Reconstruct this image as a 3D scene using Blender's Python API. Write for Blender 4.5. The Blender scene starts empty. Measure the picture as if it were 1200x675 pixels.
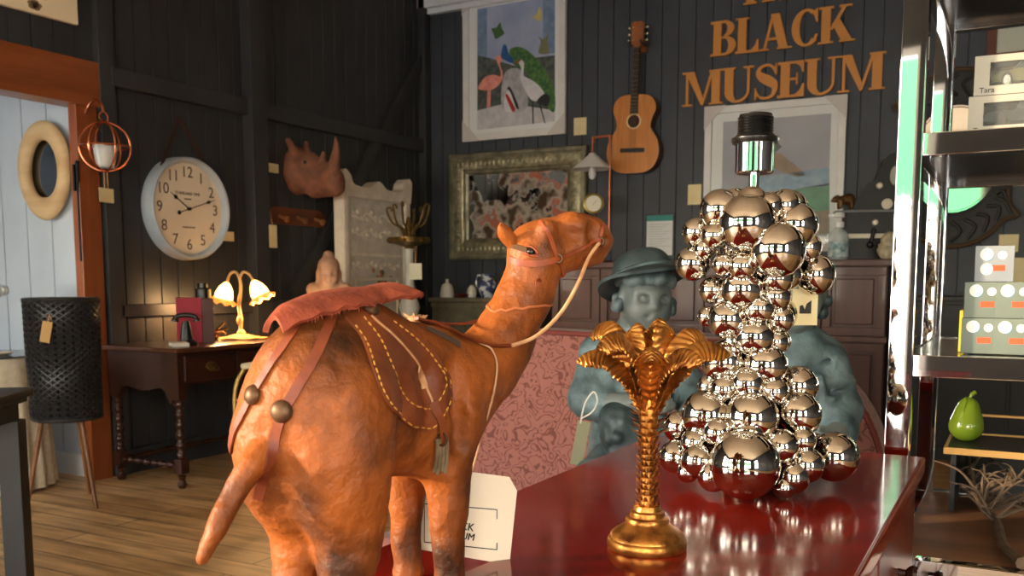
import bpy, bmesh, math, random
import numpy as np
from mathutils import Vector, Matrix, Euler
from mathutils.bvhtree import BVHTree
from mathutils.geometry import tessellate_polygon
random.seed(7)
PI = math.pi
C = bpy.context.scene.collection

# ---------------------------------------------------------------- camera model
FPX = 1100.0
PITCH = math.atan(120 / FPX)
YAW = math.radians(28.45)
EYE = 1.10
RT = Vector((math.cos(YAW), math.sin(YAW), 0))
FW = Vector((-math.sin(YAW), math.cos(YAW), 0))

def P(px, py, u=None, v=None, z=None, d=None):
    """point in the room seen at a photo pixel, on the plane x=u, y=v, height z, or at depth d"""
    yc = (450 - py) / FPX
    xc = (px - 600) / FPX
    fw = math.cos(PITCH) + yc * math.sin(PITCH)
    zz = -math.sin(PITCH) + yc * math.cos(PITCH)
    r = RT * (xc / fw) + FW + Vector((0, 0, zz / fw))
    if u is not None: t = u / r.x
    elif v is not None: t = v / r.y
    elif z is not None: t = (z - EYE) / r.z
    else: t = d
    return r * t + Vector((0, 0, EYE))

cam = bpy.data.cameras.new('camera')
cam.sensor_width = 36
cam.lens = FPX / 1200 * 36
cam.shift_y = (450 - 337.5) / 1200
cam.clip_start = 0.02
co = bpy.data.objects.new('camera', cam)
C.objects.link(co)
co.location = (0, 0, EYE)
co.rotation_euler = (PI / 2 - PITCH, 0, YAW)
bpy.context.scene.camera = co
cam.dof.use_dof = True
cam.dof.focus_distance = 1.35
cam.dof.aperture_fstop = 11

# ---------------------------------------------------------------- materials
def lin(c):
    return tuple(((x / 255) / 12.92 if x / 255 <= .04045 else ((x / 255 + .055) / 1.055) ** 2.4) for x in c) + (1,)

MATS = {}
def _new(name):
    m = bpy.data.materials.new(name)
    m.use_nodes = True
    nt = m.node_tree
    return m, nt, nt.nodes['Principled BSDF']

def _n(nt, t, **k):
    n = nt.nodes.new(t)
    for a, b in k.items():
        setattr(n, a, b)
    return n

def mat(name, col, rough=.5, metal=0.0, col2=None, vs=6.0, bump=0.0, bs=40.0, coat=0.0, spec=.5, trans=0.0, ior=1.45,
        emit=None, es=0.0, lo=.35, hi=.65, det=5, stretch=None, rvar=0.0, sheen=0, sss=0.0):
    """noise-mottled principled surface"""
    if name in MATS: return MATS[name]
    m, nt, b = _new(name)
    L = nt.links
    tc = _n(nt, 'ShaderNodeTexCoord')
    src = tc.outputs['Object']
    if stretch:
        mp = _n(nt, 'ShaderNodeMapping')
        mp.inputs['Scale'].default_value = stretch
        L.new(src, mp.inputs['Vector']); src = mp.outputs['Vector']
    if col2:
        no = _n(nt, 'ShaderNodeTexNoise'); no.inputs['Scale'].default_value = vs; no.inputs['Detail'].default_value = det
        L.new(src, no.inputs['Vector'])
        cr = _n(nt, 'ShaderNodeValToRGB')
        cr.color_ramp.elements[0].position = lo; cr.color_ramp.elements[0].color = lin(col)
        cr.color_ramp.elements[1].position = hi; cr.color_ramp.elements[1].color = lin(col2)
        L.new(no.outputs['Fac'], cr.inputs['Fac']); L.new(cr.outputs['Color'], b.inputs['Base Color'])
    else:
        b.inputs['Base Color'].default_value = lin(col)
    if rvar:
        n3 = _n(nt, 'ShaderNodeTexNoise'); n3.inputs['Scale'].default_value = vs * 2.3; n3.inputs['Detail'].default_value = 4
        L.new(src, n3.inputs['Vector'])
        mr = _n(nt, 'ShaderNodeMapRange'); mr.inputs['From Min'].default_value = .3; mr.inputs['From Max'].default_value = .7
        mr.inputs['To Min'].default_value = max(rough - rvar, .02); mr.inputs['To Max'].default_value = min(rough + rvar, 1)
        L.new(n3.outputs['Fac'], mr.inputs['Value']); L.new(mr.outputs['Result'], b.inputs['Roughness'])
    else:
        b.inputs['Roughness'].default_value = rough
    b.inputs['Metallic'].default_value = metal
    b.inputs['Coat Weight'].default_value = coat
    b.inputs['Coat Roughness'].default_value = .06
    b.inputs['Specular IOR Level'].default_value = spec
    b.inputs['Transmission Weight'].default_value = trans
    b.inputs['IOR'].default_value = ior
    if sheen: b.inputs['Sheen Weight'].default_value = sheen
    if sss:
        b.inputs['Subsurface Weight'].default_value = sss
        b.inputs['Subsurface Radius'].default_value = (.02, .012, .006)
    if emit:
        b.inputs['Emission Color'].default_value = lin(emit); b.inputs['Emission Strength'].default_value = es
    if bump:
        n2 = _n(nt, 'ShaderNodeTexNoise'); n2.inputs['Scale'].default_value = bs; n2.inputs['Detail'].default_value = 4
        L.new(src, n2.inputs['Vector'])
        bp = _n(nt, 'ShaderNodeBump'); bp.inputs['Strength'].default_value = bump; bp.inputs['Distance'].default_value = .01
        L.new(n2.outputs['Fac'], bp.inputs['Height']); L.new(bp.outputs['Normal'], b.inputs['Normal'])
    MATS[name] = m
    return m

def wood(name, c1, c2, axis='z', scale=14, rough=.4, coat=0.0, bump=.06, spec=.5):
    s = {'x': (.12, 1, 1), 'y': (1, .12, 1), 'z': (1, 1, .12)}[axis]
    return mat(name, c1, rough, col2=c2, vs=scale, stretch=s, bump=bump, bs=scale * 3, coat=coat, lo=.3, hi=.7, spec=spec)

def floor_mat():
    m, nt, b = _new('floor_boards'); L = nt.links
    tc = _n(nt, 'ShaderNodeTexCoord')
    mp = _n(nt, 'ShaderNodeMapping'); mp.inputs['Rotation'].default_value = (0, 0, 0)
    L.new(tc.outputs['Object'], mp.inputs['Vector'])
    br = _n(nt, 'ShaderNodeTexBrick'); br.offset = .37; br.inputs['Scale'].default_value = 1
    br.inputs['Brick Width'].default_value = 2.6; br.inputs['Row Height'].default_value = .14
    br.inputs['Mortar Size'].default_value = .003; br.inputs['Bias'].default_value = 0
    br.inputs['Color1'].default_value = lin((190, 148, 98)); br.inputs['Color2'].default_value = lin((218, 178, 126))
    br.inputs['Mortar'].default_value = lin((70, 48, 28))
    L.new(mp.outputs['Vector'], br.inputs['Vector'])
    m2 = _n(nt, 'ShaderNodeMapping'); m2.inputs['Scale'].default_value = (1.2, 9, 1)
    L.new(tc.outputs['Object'], m2.inputs['Vector'])
    no = _n(nt, 'ShaderNodeTexNoise'); no.inputs['Scale'].default_value = 2.2; no.inputs['Detail'].default_value = 7
    L.new(m2.outputs['Vector'], no.inputs['Vector'])
    cr = _n(nt, 'ShaderNodeValToRGB'); cr.color_ramp.elements[0].position = .32; cr.color_ramp.elements[0].color = (.42, .4, .38, 1)
    cr.color_ramp.elements[1].position = .66; cr.color_ramp.elements[1].color = (1, 1, 1, 1)
    L.new(no.outputs['Fac'], cr.inputs['Fac'])
    mx = _n(nt, 'ShaderNodeMixRGB', blend_type='MULTIPLY'); mx.inputs['Fac'].default_value = .85
    L.new(br.outputs['Color'], mx.inputs['Color1']); L.new(cr.outputs['Color'], mx.inputs['Color2'])
    L.new(mx.outputs['Color'], b.inputs['Base Color'])
    b.inputs['Roughness'].default_value = .42
    return m

def fabric_squiggle(name, base, line, scale=26):
    m, nt, b = _new(name); L = nt.links
    tc = _n(nt, 'ShaderNodeTexCoord')
    no = _n(nt, 'ShaderNodeTexNoise'); no.inputs['Scale'].default_value = scale; no.inputs['Detail'].default_value = 1.2
    no.inputs['Distortion'].default_value = .6
    L.new(tc.outputs['Object'], no.inputs['Vector'])
    ma = _n(nt, 'ShaderNodeMath', operation='MULTIPLY'); ma.inputs[1].default_value = 38
    L.new(no.outputs['Fac'], ma.inputs[0])
    si = _n(nt, 'ShaderNodeMath', operation='SINE'); L.new(ma.outputs[0], si.inputs[0])
    cr = _n(nt, 'ShaderNodeValToRGB'); cr.color_ramp.elements[0].position = .45; cr.color_ramp.elements[0].color = lin(base)
    cr.color_ramp.elements[1].position = .85; cr.color_ramp.elements[1].color = lin(line)
    L.new(si.outputs[0], cr.inputs['Fac']); L.new(cr.outputs['Color'], b.inputs['Base Color'])
    b.inputs['Roughness'].default_value = .85; b.inputs['Sheen Weight'].default_value = .2
    return m

def mirror_mat(name, spots=False, tint=(225, 225, 220)):
    m, nt, b = _new(name); L = nt.links
    b.inputs['Roughness'].default_value = .04
    if spots:
        tc = _n(nt, 'ShaderNodeTexCoord')
        no = _n(nt, 'ShaderNodeTexNoise'); no.inputs['Scale'].default_value = 3.4; no.inputs['Detail'].default_value = 6
        no.inputs['Roughness'].default_value = .62
        L.new(tc.outputs['Object'], no.inputs['Vector'])
        cr = _n(nt, 'ShaderNodeValToRGB'); cr.color_ramp.interpolation = 'EASE'
        cr.color_ramp.elements[0].position = .455; cr.color_ramp.elements[0].color = (1, 1, 1, 1)
        cr.color_ramp.elements[1].position = .50; cr.color_ramp.elements[1].color = (0, 0, 0, 1)
        L.new(no.outputs['Fac'], cr.inputs['Fac']); L.new(cr.outputs['Color'], b.inputs['Metallic'])
        n2 = _n(nt, 'ShaderNodeTexNoise'); n2.inputs['Scale'].default_value = 7
        L.new(tc.outputs['Object'], n2.inputs['Vector'])
        c2 = _n(nt, 'ShaderNodeValToRGB'); c2.color_ramp.elements[0].position = .44; c2.color_ramp.elements[0].color = lin((168, 102, 84))
        c2.color_ramp.elements[1].position = .5; e3_ = c2.color_ramp.elements.new(.62); e3_.color = lin((74, 58, 46)); c2.color_ramp.elements[1].color = lin((164, 156, 144))  # foxing tones, plus cream patches painted in for the reflected bright room
        L.new(n2.outputs['Fac'], c2.inputs['Fac'])
        mx = _n(nt, 'ShaderNodeMixRGB'); mx.inputs['Color2'].default_value = lin(tint)
        L.new(cr.outputs['Color'], mx.inputs['Fac']); L.new(c2.outputs['Color'], mx.inputs['Color1'])
        L.new(mx.outputs['Color'], b.inputs['Base Color'])
    else:
        b.inputs['Metallic'].default_value = 1
        b.inputs['Base Color'].default_value = lin(tint)
    return m

def glass_mat(name, tint=(240, 245, 245), alpha=.16, rough=.03):
    """thin clear pane"""
    m, nt, b = _new(name); L = nt.links
    b.inputs['Base Color'].default_value = lin(tint); b.inputs['Roughness'].default_value = rough
    b.inputs['Alpha'].default_value = alpha
    b.inputs['Specular IOR Level'].default_value = 1.0
    return m

# ---------------------------------------------------------------- mesh helpers
def frame(o=(0, 0, 0), rot=None):
    m = Matrix.Translation(Vector(o))
    if rot: m = m @ Euler(rot).to_matrix().to_4x4()
    return m

def box(bm, c, s, rot=None, bev=0.0, seg=2):
    M = frame(c, rot) @ Matrix.Diagonal((s[0], s[1], s[2], 1))
    r = bmesh.ops.create_cube(bm, size=1, matrix=M)
    if bev:
        es = list({e for v in r['verts'] for e in v.link_edges})
        bmesh.ops.bevel(bm, geom=es, offset=min(bev, min(s) * .45), segments=seg, affect='EDGES', profile=.5)

def box2(bm, a, b, bev=0.0, seg=2):
    a, b = Vector(a), Vector(b)
    box(bm, (a + b) / 2, [abs(b[i] - a[i]) for i in range(3)], None, bev, seg)

def _frames(pts, closed=False):
    n = len(pts); T = []
    for i in range(n):
        a = pts[(i - 1) % n] if (closed or i > 0) else pts[i]
        b = pts[(i + 1) % n] if (closed or i < n - 1) else pts[i]
        t = (b - a); T.append(t.normalized() if t.length > 1e-9 else Vector((0, 0, 1)))
    up = Vector((0, 0, 1)) if abs(T[0].z) < .9 else Vector((1, 0, 0))
    N = (up - T[0] * up.dot(T[0])).normalized(); out = []
    for i in range(n):
        N = (N - T[i] * N.dot(T[i]))
        N = N.normalized() if N.length > 1e-6 else T[i].orthogonal().normalized()
        out.append((T[i], N.copy(), T[i].cross(N)))
    return out

def tube(bm, pts, r, seg=10, closed=False, caps=True, flat=1.0):
    pts = [Vector(p) for p in pts]
    rr = r if isinstance(r, (list, tuple)) else [r] * len(pts)
    rings = []
    for p, q, (T, N, B) in zip(pts, rr, _frames(pts, closed)):
        rings.append([bm.verts.new(p + N * (math.cos(2 * PI * k / seg) * q * flat) + B * (math.sin(2 * PI * k / seg) * q)) for k in range(seg)])
    m = len(rings)
    for i in range(m if closed else m - 1):
        A, D = rings[i], rings[(i + 1) % m]
        for k in range(seg):
            bm.faces.new((A[k], A[(k + 1) % seg], D[(k + 1) % seg], D[k]))
    if caps and not closed:
        bm.faces.new(rings[0][::-1]); bm.faces.new(rings[-1])

def cyl(bm, a, b, r1, r2=None, seg=20):
    tube(bm, [a, b], [r1, r1 if r2 is None else r2], seg)

def lathe(bm, prof, seg=32, M=None, cap=True):
    M = M or Matrix.Identity(4); rings = []
    for r, z in prof:
        if r < 1e-6: rings.append([bm.verts.new(M @ Vector((0, 0, z)))])
        else: rings.append([bm.verts.new(M @ Vector((r * math.cos(2 * PI * k / seg), r * math.sin(2 * PI * k / seg), z))) for k in range(seg)])
    for A, D in zip(rings, rings[1:]):
        for k in range(seg):
            j = (k + 1) % seg
            if len(A) == 1 and len(D) == 1: continue
            if len(A) == 1: bm.faces.new((A[0], D[j], D[k]))
            elif len(D) == 1: bm.faces.new((A[k], A[j], D[0]))
            else: bm.faces.new((A[k], A[j], D[j], D[k]))
    if cap:
        if len(rings[0]) > 1: bm.faces.new(rings[0][::-1])
        if len(rings[-1]) > 1: bm.faces.new(rings[-1])

def ball(bm, c, r, seg=16, rings=10, rot=None):
    s = (r, r, r) if not isinstance(r, (tuple, list)) else r
    bmesh.ops.create_uvsphere(bm, u_segments=seg, v_segments=rings, radius=1, matrix=frame(c, rot) @ Matrix.Diagonal((s[0], s[1], s[2], 1)))

def prism(bm, poly, y0, y1, M=None):
    """outline in local x,z extruded from y0 to y1"""
    M = M or Matrix.Identity(4)
    a = [bm.verts.new(M @ Vector((x, y0, z))) for x, z in poly]
    b = [bm.verts.new(M @ Vector((x, y1, z))) for x, z in poly]
    n = len(poly)
    for i in range(n):
        bm.faces.new((a[i], a[(i + 1) % n], b[(i + 1) % n], b[i]))
    tri = tessellate_polygon([[Vector((x, z, 0)) for x, z in poly]])
    for t in tri:
        try: bm.faces.new([a[i] for i in t])
        except ValueError: pass
        try: bm.faces.new([b[i] for i in reversed(t)])
        except ValueError: pass

def sheet(bm, nu, nv, f, th=.002, closed_u=False):
    """grid surface f(a,b) (0..1) given a thickness along its normals"""
    G = [[Vector(f(i / (nu if closed_u else nu - 1), j / (nv - 1))) for j in range(nv)] for i in range(nu)]
    V0, V1 = [], []
    for i in range(nu):
        r0, r1 = [], []
        for j in range(nv):
            ia, ib = ((i - 1) % nu, (i + 1) % nu) if closed_u else (max(i - 1, 0), min(i + 1, nu - 1))
            n = (G[ib][j] - G[ia][j]).cross(G[i][min(j + 1, nv - 1)] - G[i][max(j - 1, 0)])
            n = n.normalized() if n.length > 1e-12 else Vector((0, 0, 1))
            r0.append(bm.verts.new(G[i][j] + n * th / 2)); r1.append(bm.verts.new(G[i][j] - n * th / 2))
        V0.append(r0); V1.append(r1)
    iu = range(nu if closed_u else nu - 1)
    for i in iu:
        k = (i + 1) % nu
        for j in range(nv - 1):
            bm.faces.new((V0[i][j], V0[k][j], V0[k][j + 1], V0[i][j + 1]))
            bm.faces.new((V1[i][j], V1[i][j + 1], V1[k][j + 1], V1[k][j]))
        for j, w in ((0, 1), (nv - 1, -1)):
            q = (V0[i][j], V1[i][j], V1[k][j], V0[k][j])
            bm.faces.new(q if w > 0 else q[::-1])
    if not closed_u:
        for i, w in ((0, -1), (nu - 1, 1)):
            for j in range(nv - 1):
                q = (V0[i][j], V1[i][j], V1[i][j + 1], V0[i][j + 1])
                bm.faces.new(q if w > 0 else q[::-1])

def spline(pts, n=8, closed=False):
    """Catmull-Rom through points of any dimension"""
    p = [np.array(q, float) for q in pts]; m = len(p); out = []
    for i in range(m if closed else m - 1):
        a, b, c, d = (p[(i - 1) % m], p[i], p[(i + 1) % m], p[(i + 2) % m]) if closed else (p[max(i - 1, 0)], p[i], p[i + 1], p[min(i + 2, m - 1)])
        for k in range(n):
            t = k / n
            out.append(.5 * ((2 * b) + (c - a) * t + (2 * a - 5 * b + 4 * c - d) * t * t + (3 * b - a - 3 * c + d) * t ** 3))
    if not closed: out.append(p[-1])
    return out

def vs(pts, n=8, closed=False): return [Vector(q) for q in spline(pts, n, closed)]

def finish(me, ang=42):
    bm = bmesh.new(); bm.from_mesh(me)
    bmesh.ops.recalc_face_normals(bm, faces=bm.faces[:])
    for f in bm.faces: f.smooth = True
    lim = math.radians(ang)
    for e in bm.edges:
        if len(e.link_faces) == 2 and e.calc_face_angle(0) > lim: e.smooth = False
    bm.to_mesh(me); bm.free()

def obj(name, bm, m, parent=None, ang=42):
    me = bpy.data.meshes.new(name)
    bm.to_mesh(me); bm.free()
    finish(me, ang)
    me.materials.append(m)
    o = bpy.data.objects.new(name, me); C.objects.link(o)
    if parent is not None: o.parent = parent
    wn = o.modifiers.new('weighted_normals', 'WEIGHTED_NORMAL'); wn.keep_sharp = True
    return o

class B:
    """with-less builder: b = B(); b.box(...); b.to('seat', mat, parent)"""
    def __init__(s): s.bm = bmesh.new()
    def __getattr__(s, k):
        f = globals()[k]
        def g(*a, **kw):
            f(s.bm, *a, **kw); return s
        return g
    def to(s, name, m, parent=None, ang=42): return obj(name, s.bm, m, parent, ang)

def tag(o, label, cat, group=None, kind=None):
    o['label'] = label; o['category'] = cat
    if group: o['group'] = group
    if kind: o['kind'] = kind
    return o

def thing(name, label, cat, loc=(0, 0, 0), rz=0.0, group=None, rot=None):
    o = bpy.data.objects.new(name, None); C.objects.link(o)
    o.empty_display_size = .05
    o.location = loc; o.rotation_euler = rot or (0, 0, rz)
    return tag(o, label, cat, group)

def struct(name, bm, m):
    o = obj(name, bm, m); o['kind'] = 'structure'; return o

def copy_tree(o, parent=None):
    c = o.copy(); C.objects.link(c)
    if parent is not None: c.parent = parent
    for ch in list(o.children): copy_tree(ch, c)
    return c

def text(s, size, m, parent, name, loc=(0, 0, 0), rot=(PI / 2, 0, 0), ext=.0006, align='CENTER'):
    cu = bpy.data.curves.new('lettering', 'FONT'); cu.body = s; cu.size = size; cu.extrude = ext
    cu.align_x = align; cu.align_y = 'CENTER'; cu.resolution_u = 3
    t = bpy.data.objects.new('lettering', cu); C.objects.link(t)
    bpy.context.view_layer.update()
    me = bpy.data.meshes.new_from_object(t.evaluated_get(bpy.context.evaluated_depsgraph_get()))
    bpy.data.objects.remove(t); bpy.data.curves.remove(cu)
    me.transform(Euler(rot).to_matrix().to_4x4()); me.transform(Matrix.Translation(Vector(loc)))
    me.materials.clear(); me.materials.append(m)
    if parent == 'mesh': return me
    o = bpy.data.objects.new(name, me); C.objects.link(o)
    if parent is not None: o.parent = parent
    return o

# ---------------------------------------------------------------- signed-distance bodies
def _sd(p, X, Y, Z):
    k = p[0]
    if k == 'g':
        return np.minimum.reduce([_sd(q, X, Y, Z) for q in p[1]])
    if k == 'e':
        _, c, r, rot = p[:4]
        d = np.stack([X - c[0], Y - c[1], Z - c[2]], -1)
        if rot is not None:
            d = d @ np.array(Euler(rot).to_matrix())
        a = d / np.array(r); k0 = np.sqrt((a * a).sum(-1)); k1 = np.sqrt(((a / np.array(r)) ** 2).sum(-1)) + 1e-9
        return np.where(k0 < 1e-6, -min(r), k0 * (k0 - 1) / k1)
    if k == 'c':
        _, a, b, ra, rb = p[:5]
        a = np.array(a, float); b = np.array(b, float); ab = b - a; L2 = (ab * ab).sum() + 1e-12
        px, py, pz = X - a[0], Y - a[1], Z - a[2]
        t = np.clip((px * ab[0] + py * ab[1] + pz * ab[2]) / L2, 0, 1)
        return np.sqrt((px - ab[0] * t) ** 2 + (py - ab[1] * t) ** 2 + (pz - ab[2] * t) ** 2) - (ra + (rb - ra) * t)

def _bound(p):
    if p[0] == 'g':
        bs = [_bound(q) for q in p[1]]
        return np.min([q[0] for q in bs], 0), np.max([q[1] for q in bs], 0)
    if p[0] == 'e':
        m = max(p[2]) if p[3] is not None else None
        r = np.array([m] * 3) if m else np.array(p[2]); c = np.array(p[1]); return c - r, c + r
    a, b = np.array(p[1], float), np.array(p[2], float); r = max(p[3], p[4])
    return np.minimum(a, b) - r, np.maximum(a, b) + r

def E(c, r, rot=None, k=None, op='+'): return ('e', tuple(c), r if isinstance(r, (tuple, list)) else (r, r, r), rot, k, op)
def K(a, b, ra, rb=None, k=None, op='+'): return ('c', tuple(a), tuple(b), ra, ra if rb is None else rb, k, op)
def chain(pts, rs, k=None, n=4):
    q = spline([tuple(p) + (r,) for p, r in zip(pts, rs)], n)
    return [('g', [K(a[:3], b_[:3], a[3], b_[3]) for a, b_ in zip(q, q[1:])], k, '+')]

def blob(name, prims, vox, m, parent=None, k=.02, noise=0.0, nscale=30.0, ang=80):
    """smooth union of ellipsoids and tapered capsules, meshed by surface nets"""
    los, his = zip(*[_bound(p) for p in prims if p[-1] == '+'])
    lo = np.min(los, 0) - 3 * vox - k * .6; hi = np.max(his, 0) + 3 * vox + k * .6
    n = np.ceil((hi - lo) / vox).astype(int) + 1
    ax = [lo[i] + vox * np.arange(n[i]) for i in range(3)]
    D = np.full(n, 1e3, np.float32)
    for p in prims:
        kk = p[-2] if p[-2] is not None else k
        a, b = _bound(p); mg = kk * 1.6 + 3 * vox
        s = tuple(slice(max(0, int((a[i] - mg - lo[i]) / vox)), min(n[i], int((b[i] + mg - lo[i]) / vox) + 2)) for i in range(3))
        X, Y, Z = np.meshgrid(ax[0][s[0]], ax[1][s[1]], ax[2][s[2]], indexing='ij')
        q = _sd(p, X, Y, Z); o = D[s]
        if p[-1] == '+':
            h = np.maximum(kk - np.abs(o - q), 0) / kk
            D[s] = np.minimum(o, q) - h * h * kk * .25
        else:
            h = np.maximum(kk - np.abs(o + q), 0) / kk
            D[s] = np.maximum(o, -q) + h * h * kk * .25
    if noise:
        rng = np.random.RandomState(3)
        X, Y, Z = np.meshgrid(*ax, indexing='ij')
        for o in range(3):
            w = nscale * 1.9 ** o; ph = rng.rand(6) * 6.28
            D += noise / 1.9 ** o * (np.sin(X * w + ph[0] + 1.3 * np.sin(Z * w * .7 + ph[3])) * np.sin(Y * w * 1.1 + ph[1]) * np.sin(Z * w * .9 + ph[2] + np.sin(X * w * .6 + ph[4])))
    ins = D < 0
    cell = np.zeros(n - 1, np.int32); cor = {}
    for i in (0, 1):
        for j in (0, 1):
            for l in (0, 1):
                q = D[i:n[0] - 1 + i, j:n[1] - 1 + j, l:n[2] - 1 + l]; cor[i, j, l] = q; cell += (q < 0)
    act = (cell > 0) & (cell < 8)
    idx = np.argwhere(act); ids = -np.ones(act.shape, np.int64); ids[act] = np.arange(len(idx))
    acc = np.zeros((len(idx), 3)); cnt = np.zeros(len(idx))
    ks = list(cor)
    vals = {q: cor[q][act] for q in ks}
    for a in ks:
        for x in range(3):
            if a[x] == 0:
                b = list(a); b[x] = 1; b = tuple(b)
                va, vb = vals[a], vals[b]; cr = (va < 0) != (vb < 0)
                t = np.where(cr, va / np.where(cr, va - vb, 1), 0)
                pt = np.tile(np.array(a, float), (len(idx), 1)); pt[:, x] += t
                acc[cr] += pt[cr]; cnt[cr] += 1
    V = (idx + acc / cnt[:, None]) * vox + lo
    F = []
    for x in range(3):
        y, z = (x + 1) % 3, (x + 2) % 3
        sl0 = [slice(1, -1)] * 3; sl1 = [slice(1, -1)] * 3
        sl0[x] = slice(0, -1); sl1[x] = slice(1, None)
        A, Bv = ins[tuple(sl0)], ins[tuple(sl1)]
        for flip in (0, 1):
            w = np.argwhere((A & ~Bv) if not flip else (~A & Bv))
            if not len(w): continue
            w = w + np.array([0 if i == x else 1 for i in range(3)])
            ey = np.zeros(3, int); ey[y] = 1; ez = np.zeros(3, int); ez[z] = 1
            q = [ids[tuple((w - ey - ez).T)], ids[tuple((w - ez).T)], ids[tuple(w.T)], ids[tuple((w - ey).T)]]
            q = np.stack(q if not flip else q[::-1], 1); F.append(q)
    F = np.concatenate(F)
    me = bpy.data.meshes.new(name)
    me.from_pydata(V.tolist(), [], F.tolist())
    me.validate(); me.polygons.foreach_set('use_smooth', [True] * len(me.polygons))
    me.materials.append(m)
    o = bpy.data.objects.new(name, me); C.objects.link(o)
    if parent is not None: o.parent = parent
    return o
# ================================================================= the room
VB, UL, H = 6.76, -4.5, 3.43
UR, VF = 3.4, -3.2
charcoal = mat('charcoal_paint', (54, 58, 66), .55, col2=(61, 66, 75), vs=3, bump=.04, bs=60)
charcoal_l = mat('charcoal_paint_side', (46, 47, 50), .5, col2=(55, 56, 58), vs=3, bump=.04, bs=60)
white_paint = mat('white_paint', (222, 226, 230), .5, col2=(210, 214, 220), vs=3)
cream_ceiling = mat('ceiling_paint', (226, 212, 186), .7, col2=(218, 202, 176), vs=2)
door_wood = wood('door_frame_wood', (116, 58, 26), (146, 80, 42), 'z', 16, .35, coat=.2)
door_wood_h = wood('door_head_wood', (116, 58, 26), (146, 80, 42), 'y', 16, .35, coat=.2)
dark_iron = mat('dark_iron', (28, 26, 25), .4, .8)
cream_card = mat('cream_card', (228, 214, 168), .7, col2=(220, 204, 156), vs=8)

def boarded(bm, axis, a0, a1, z0, z1, face, back, w=.127, start=0.0):
    """vertical tongue-and-groove boards: profile swept in z; axis 'u' (wall faces -v) or 'v' (wall faces +u)"""
    pr = []; k = math.floor((a0 - start) / w)
    s = a0; pr.append((s, 0))
    while True:
        e = start + (k + 1) * w
        if e > a1 - .012: break
        if e > a0 + .012:
            pr += [(e - .005, 0), (e - .002, .009), (e + .002, .009), (e + .005, 0)]
        k += 1
    pr.append((a1, 0)); pr += [(a1, back), (a0, back)]
    def pt(s, d, z): return Vector((s, face + d, z)) if axis == 'u' else Vector((face - d, s, z))
    lo = [bm.verts.new(pt(s, d, z0)) for s, d in pr]; hi = [bm.verts.new(pt(s, d, z1)) for s, d in pr]
    n = len(pr)
    for i in range(n): bm.faces.new((lo[i], lo[(i + 1) % n], hi[(i + 1) % n], hi[i]))
    for q in (lo, hi):
        for t in tessellate_polygon([[Vector((s, d, 0)) for s, d in pr]]):
            try: bm.faces.new([q[i] for i in t])
            except ValueError: pass

b = B(); b.boarded('u', UL - .1, UR, 0, H + .1, VB, .1); struct('wall_back', b.bm, charcoal)
DJ0, DJ1, DH = 2.30, 3.395, 2.05
LWN = (-3.1, -.9, .5, 2.8)
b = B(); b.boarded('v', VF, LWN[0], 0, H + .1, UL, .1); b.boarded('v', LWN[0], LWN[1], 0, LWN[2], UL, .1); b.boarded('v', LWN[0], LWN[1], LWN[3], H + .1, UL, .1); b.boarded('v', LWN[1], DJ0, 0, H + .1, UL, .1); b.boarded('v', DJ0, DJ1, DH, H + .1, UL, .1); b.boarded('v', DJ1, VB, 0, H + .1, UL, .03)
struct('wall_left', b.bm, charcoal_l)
b = B(); b.box2((-8.2, VF - .1, -.1), (UR + .1, VB + .1, 0)); struct('floor', b.bm, floor_mat())
b = B(); b.box2((UL - .1, VF - .1, H), (UR + .1, VB + .1, H + .12)); struct('ceiling', b.bm, cream_ceiling)
b = B(); b.box2((UL, VB - .09, H - .1), (UR, VB, H)); b.box2((UL, VB - .05, H - .14), (UR, VB, H - .1)); struct('trim_1', b.bm, white_paint)

# wall behind the camera with shop windows, and the right wall
WIN = [(-4.2, -2.5, .55, 2.75), (-1.9, -.6, .1, 2.75), (.7, 2.5, .55, 2.75)]
b = B()
e = UL - .1
for (a, c, z0, z1) in WIN:
    b.box2((e, VF - .12, 0), (a, VF, H)); b.box2((a, VF - .12, z1), (c, VF, H)); b.box2((a, VF - .12, 0), (c, VF, z0)); e = c
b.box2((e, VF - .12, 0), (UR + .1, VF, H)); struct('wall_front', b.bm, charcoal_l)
RW = (-2.3, -1.1, .6, 2.7)
b = B()
b.box2((UR, VF, 0), (UR + .1, RW[0], H)); b.box2((UR, RW[1], 0), (UR + .1, VB, H)); b.box2((UR, RW[0], 0), (UR + .1, RW[1], RW[2])); b.box2((UR, RW[0], RW[3]), (UR + .1, RW[1], H))
struct('wall_right', b.bm, charcoal)
for i, (a, c, z0, z1) in enumerate(WIN):
    b = B(); t = .06
    for x in (a, c - t): b.box2((x, VF - .1, z0), (x + t, VF - .02, z1))
    for z in (z0, z1 - t): b.box2((a + t, VF - .1, z), (c - t, VF - .02, z + t))
    b.box2(((a + c) / 2 - .03, VF - .09, z0 + t), ((a + c) / 2 + .03, VF - .03, z1 - t))
    b.box2((a + t, VF - .085, z0 + 1.5), (c - t, VF - .035, z0 + 1.55))
    struct('window_%d' % (i + 1), b.bm, white_paint)
b = B(); t = .06
for y in (RW[0], RW[1] - t): b.box2((UR + .02, y, RW[2]), (UR + .08, y + t, RW[3]))
for z in (RW[2], RW[3] - t): b.box2((UR + .02, RW[0] + t, z), (UR + .08, RW[1] - t, z + t))
for k in (1, 2): b.box2((UR + .03, RW[0] + k * .4 - .02, RW[2] + t), (UR + .07, RW[0] + k * .4 + .02, RW[3] - t))
b.box2((UR + .03, RW[0] + t, 1.6), (UR + .07, RW[1] - t, 1.64)); struct('window_4', b.bm, white_paint)

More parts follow.
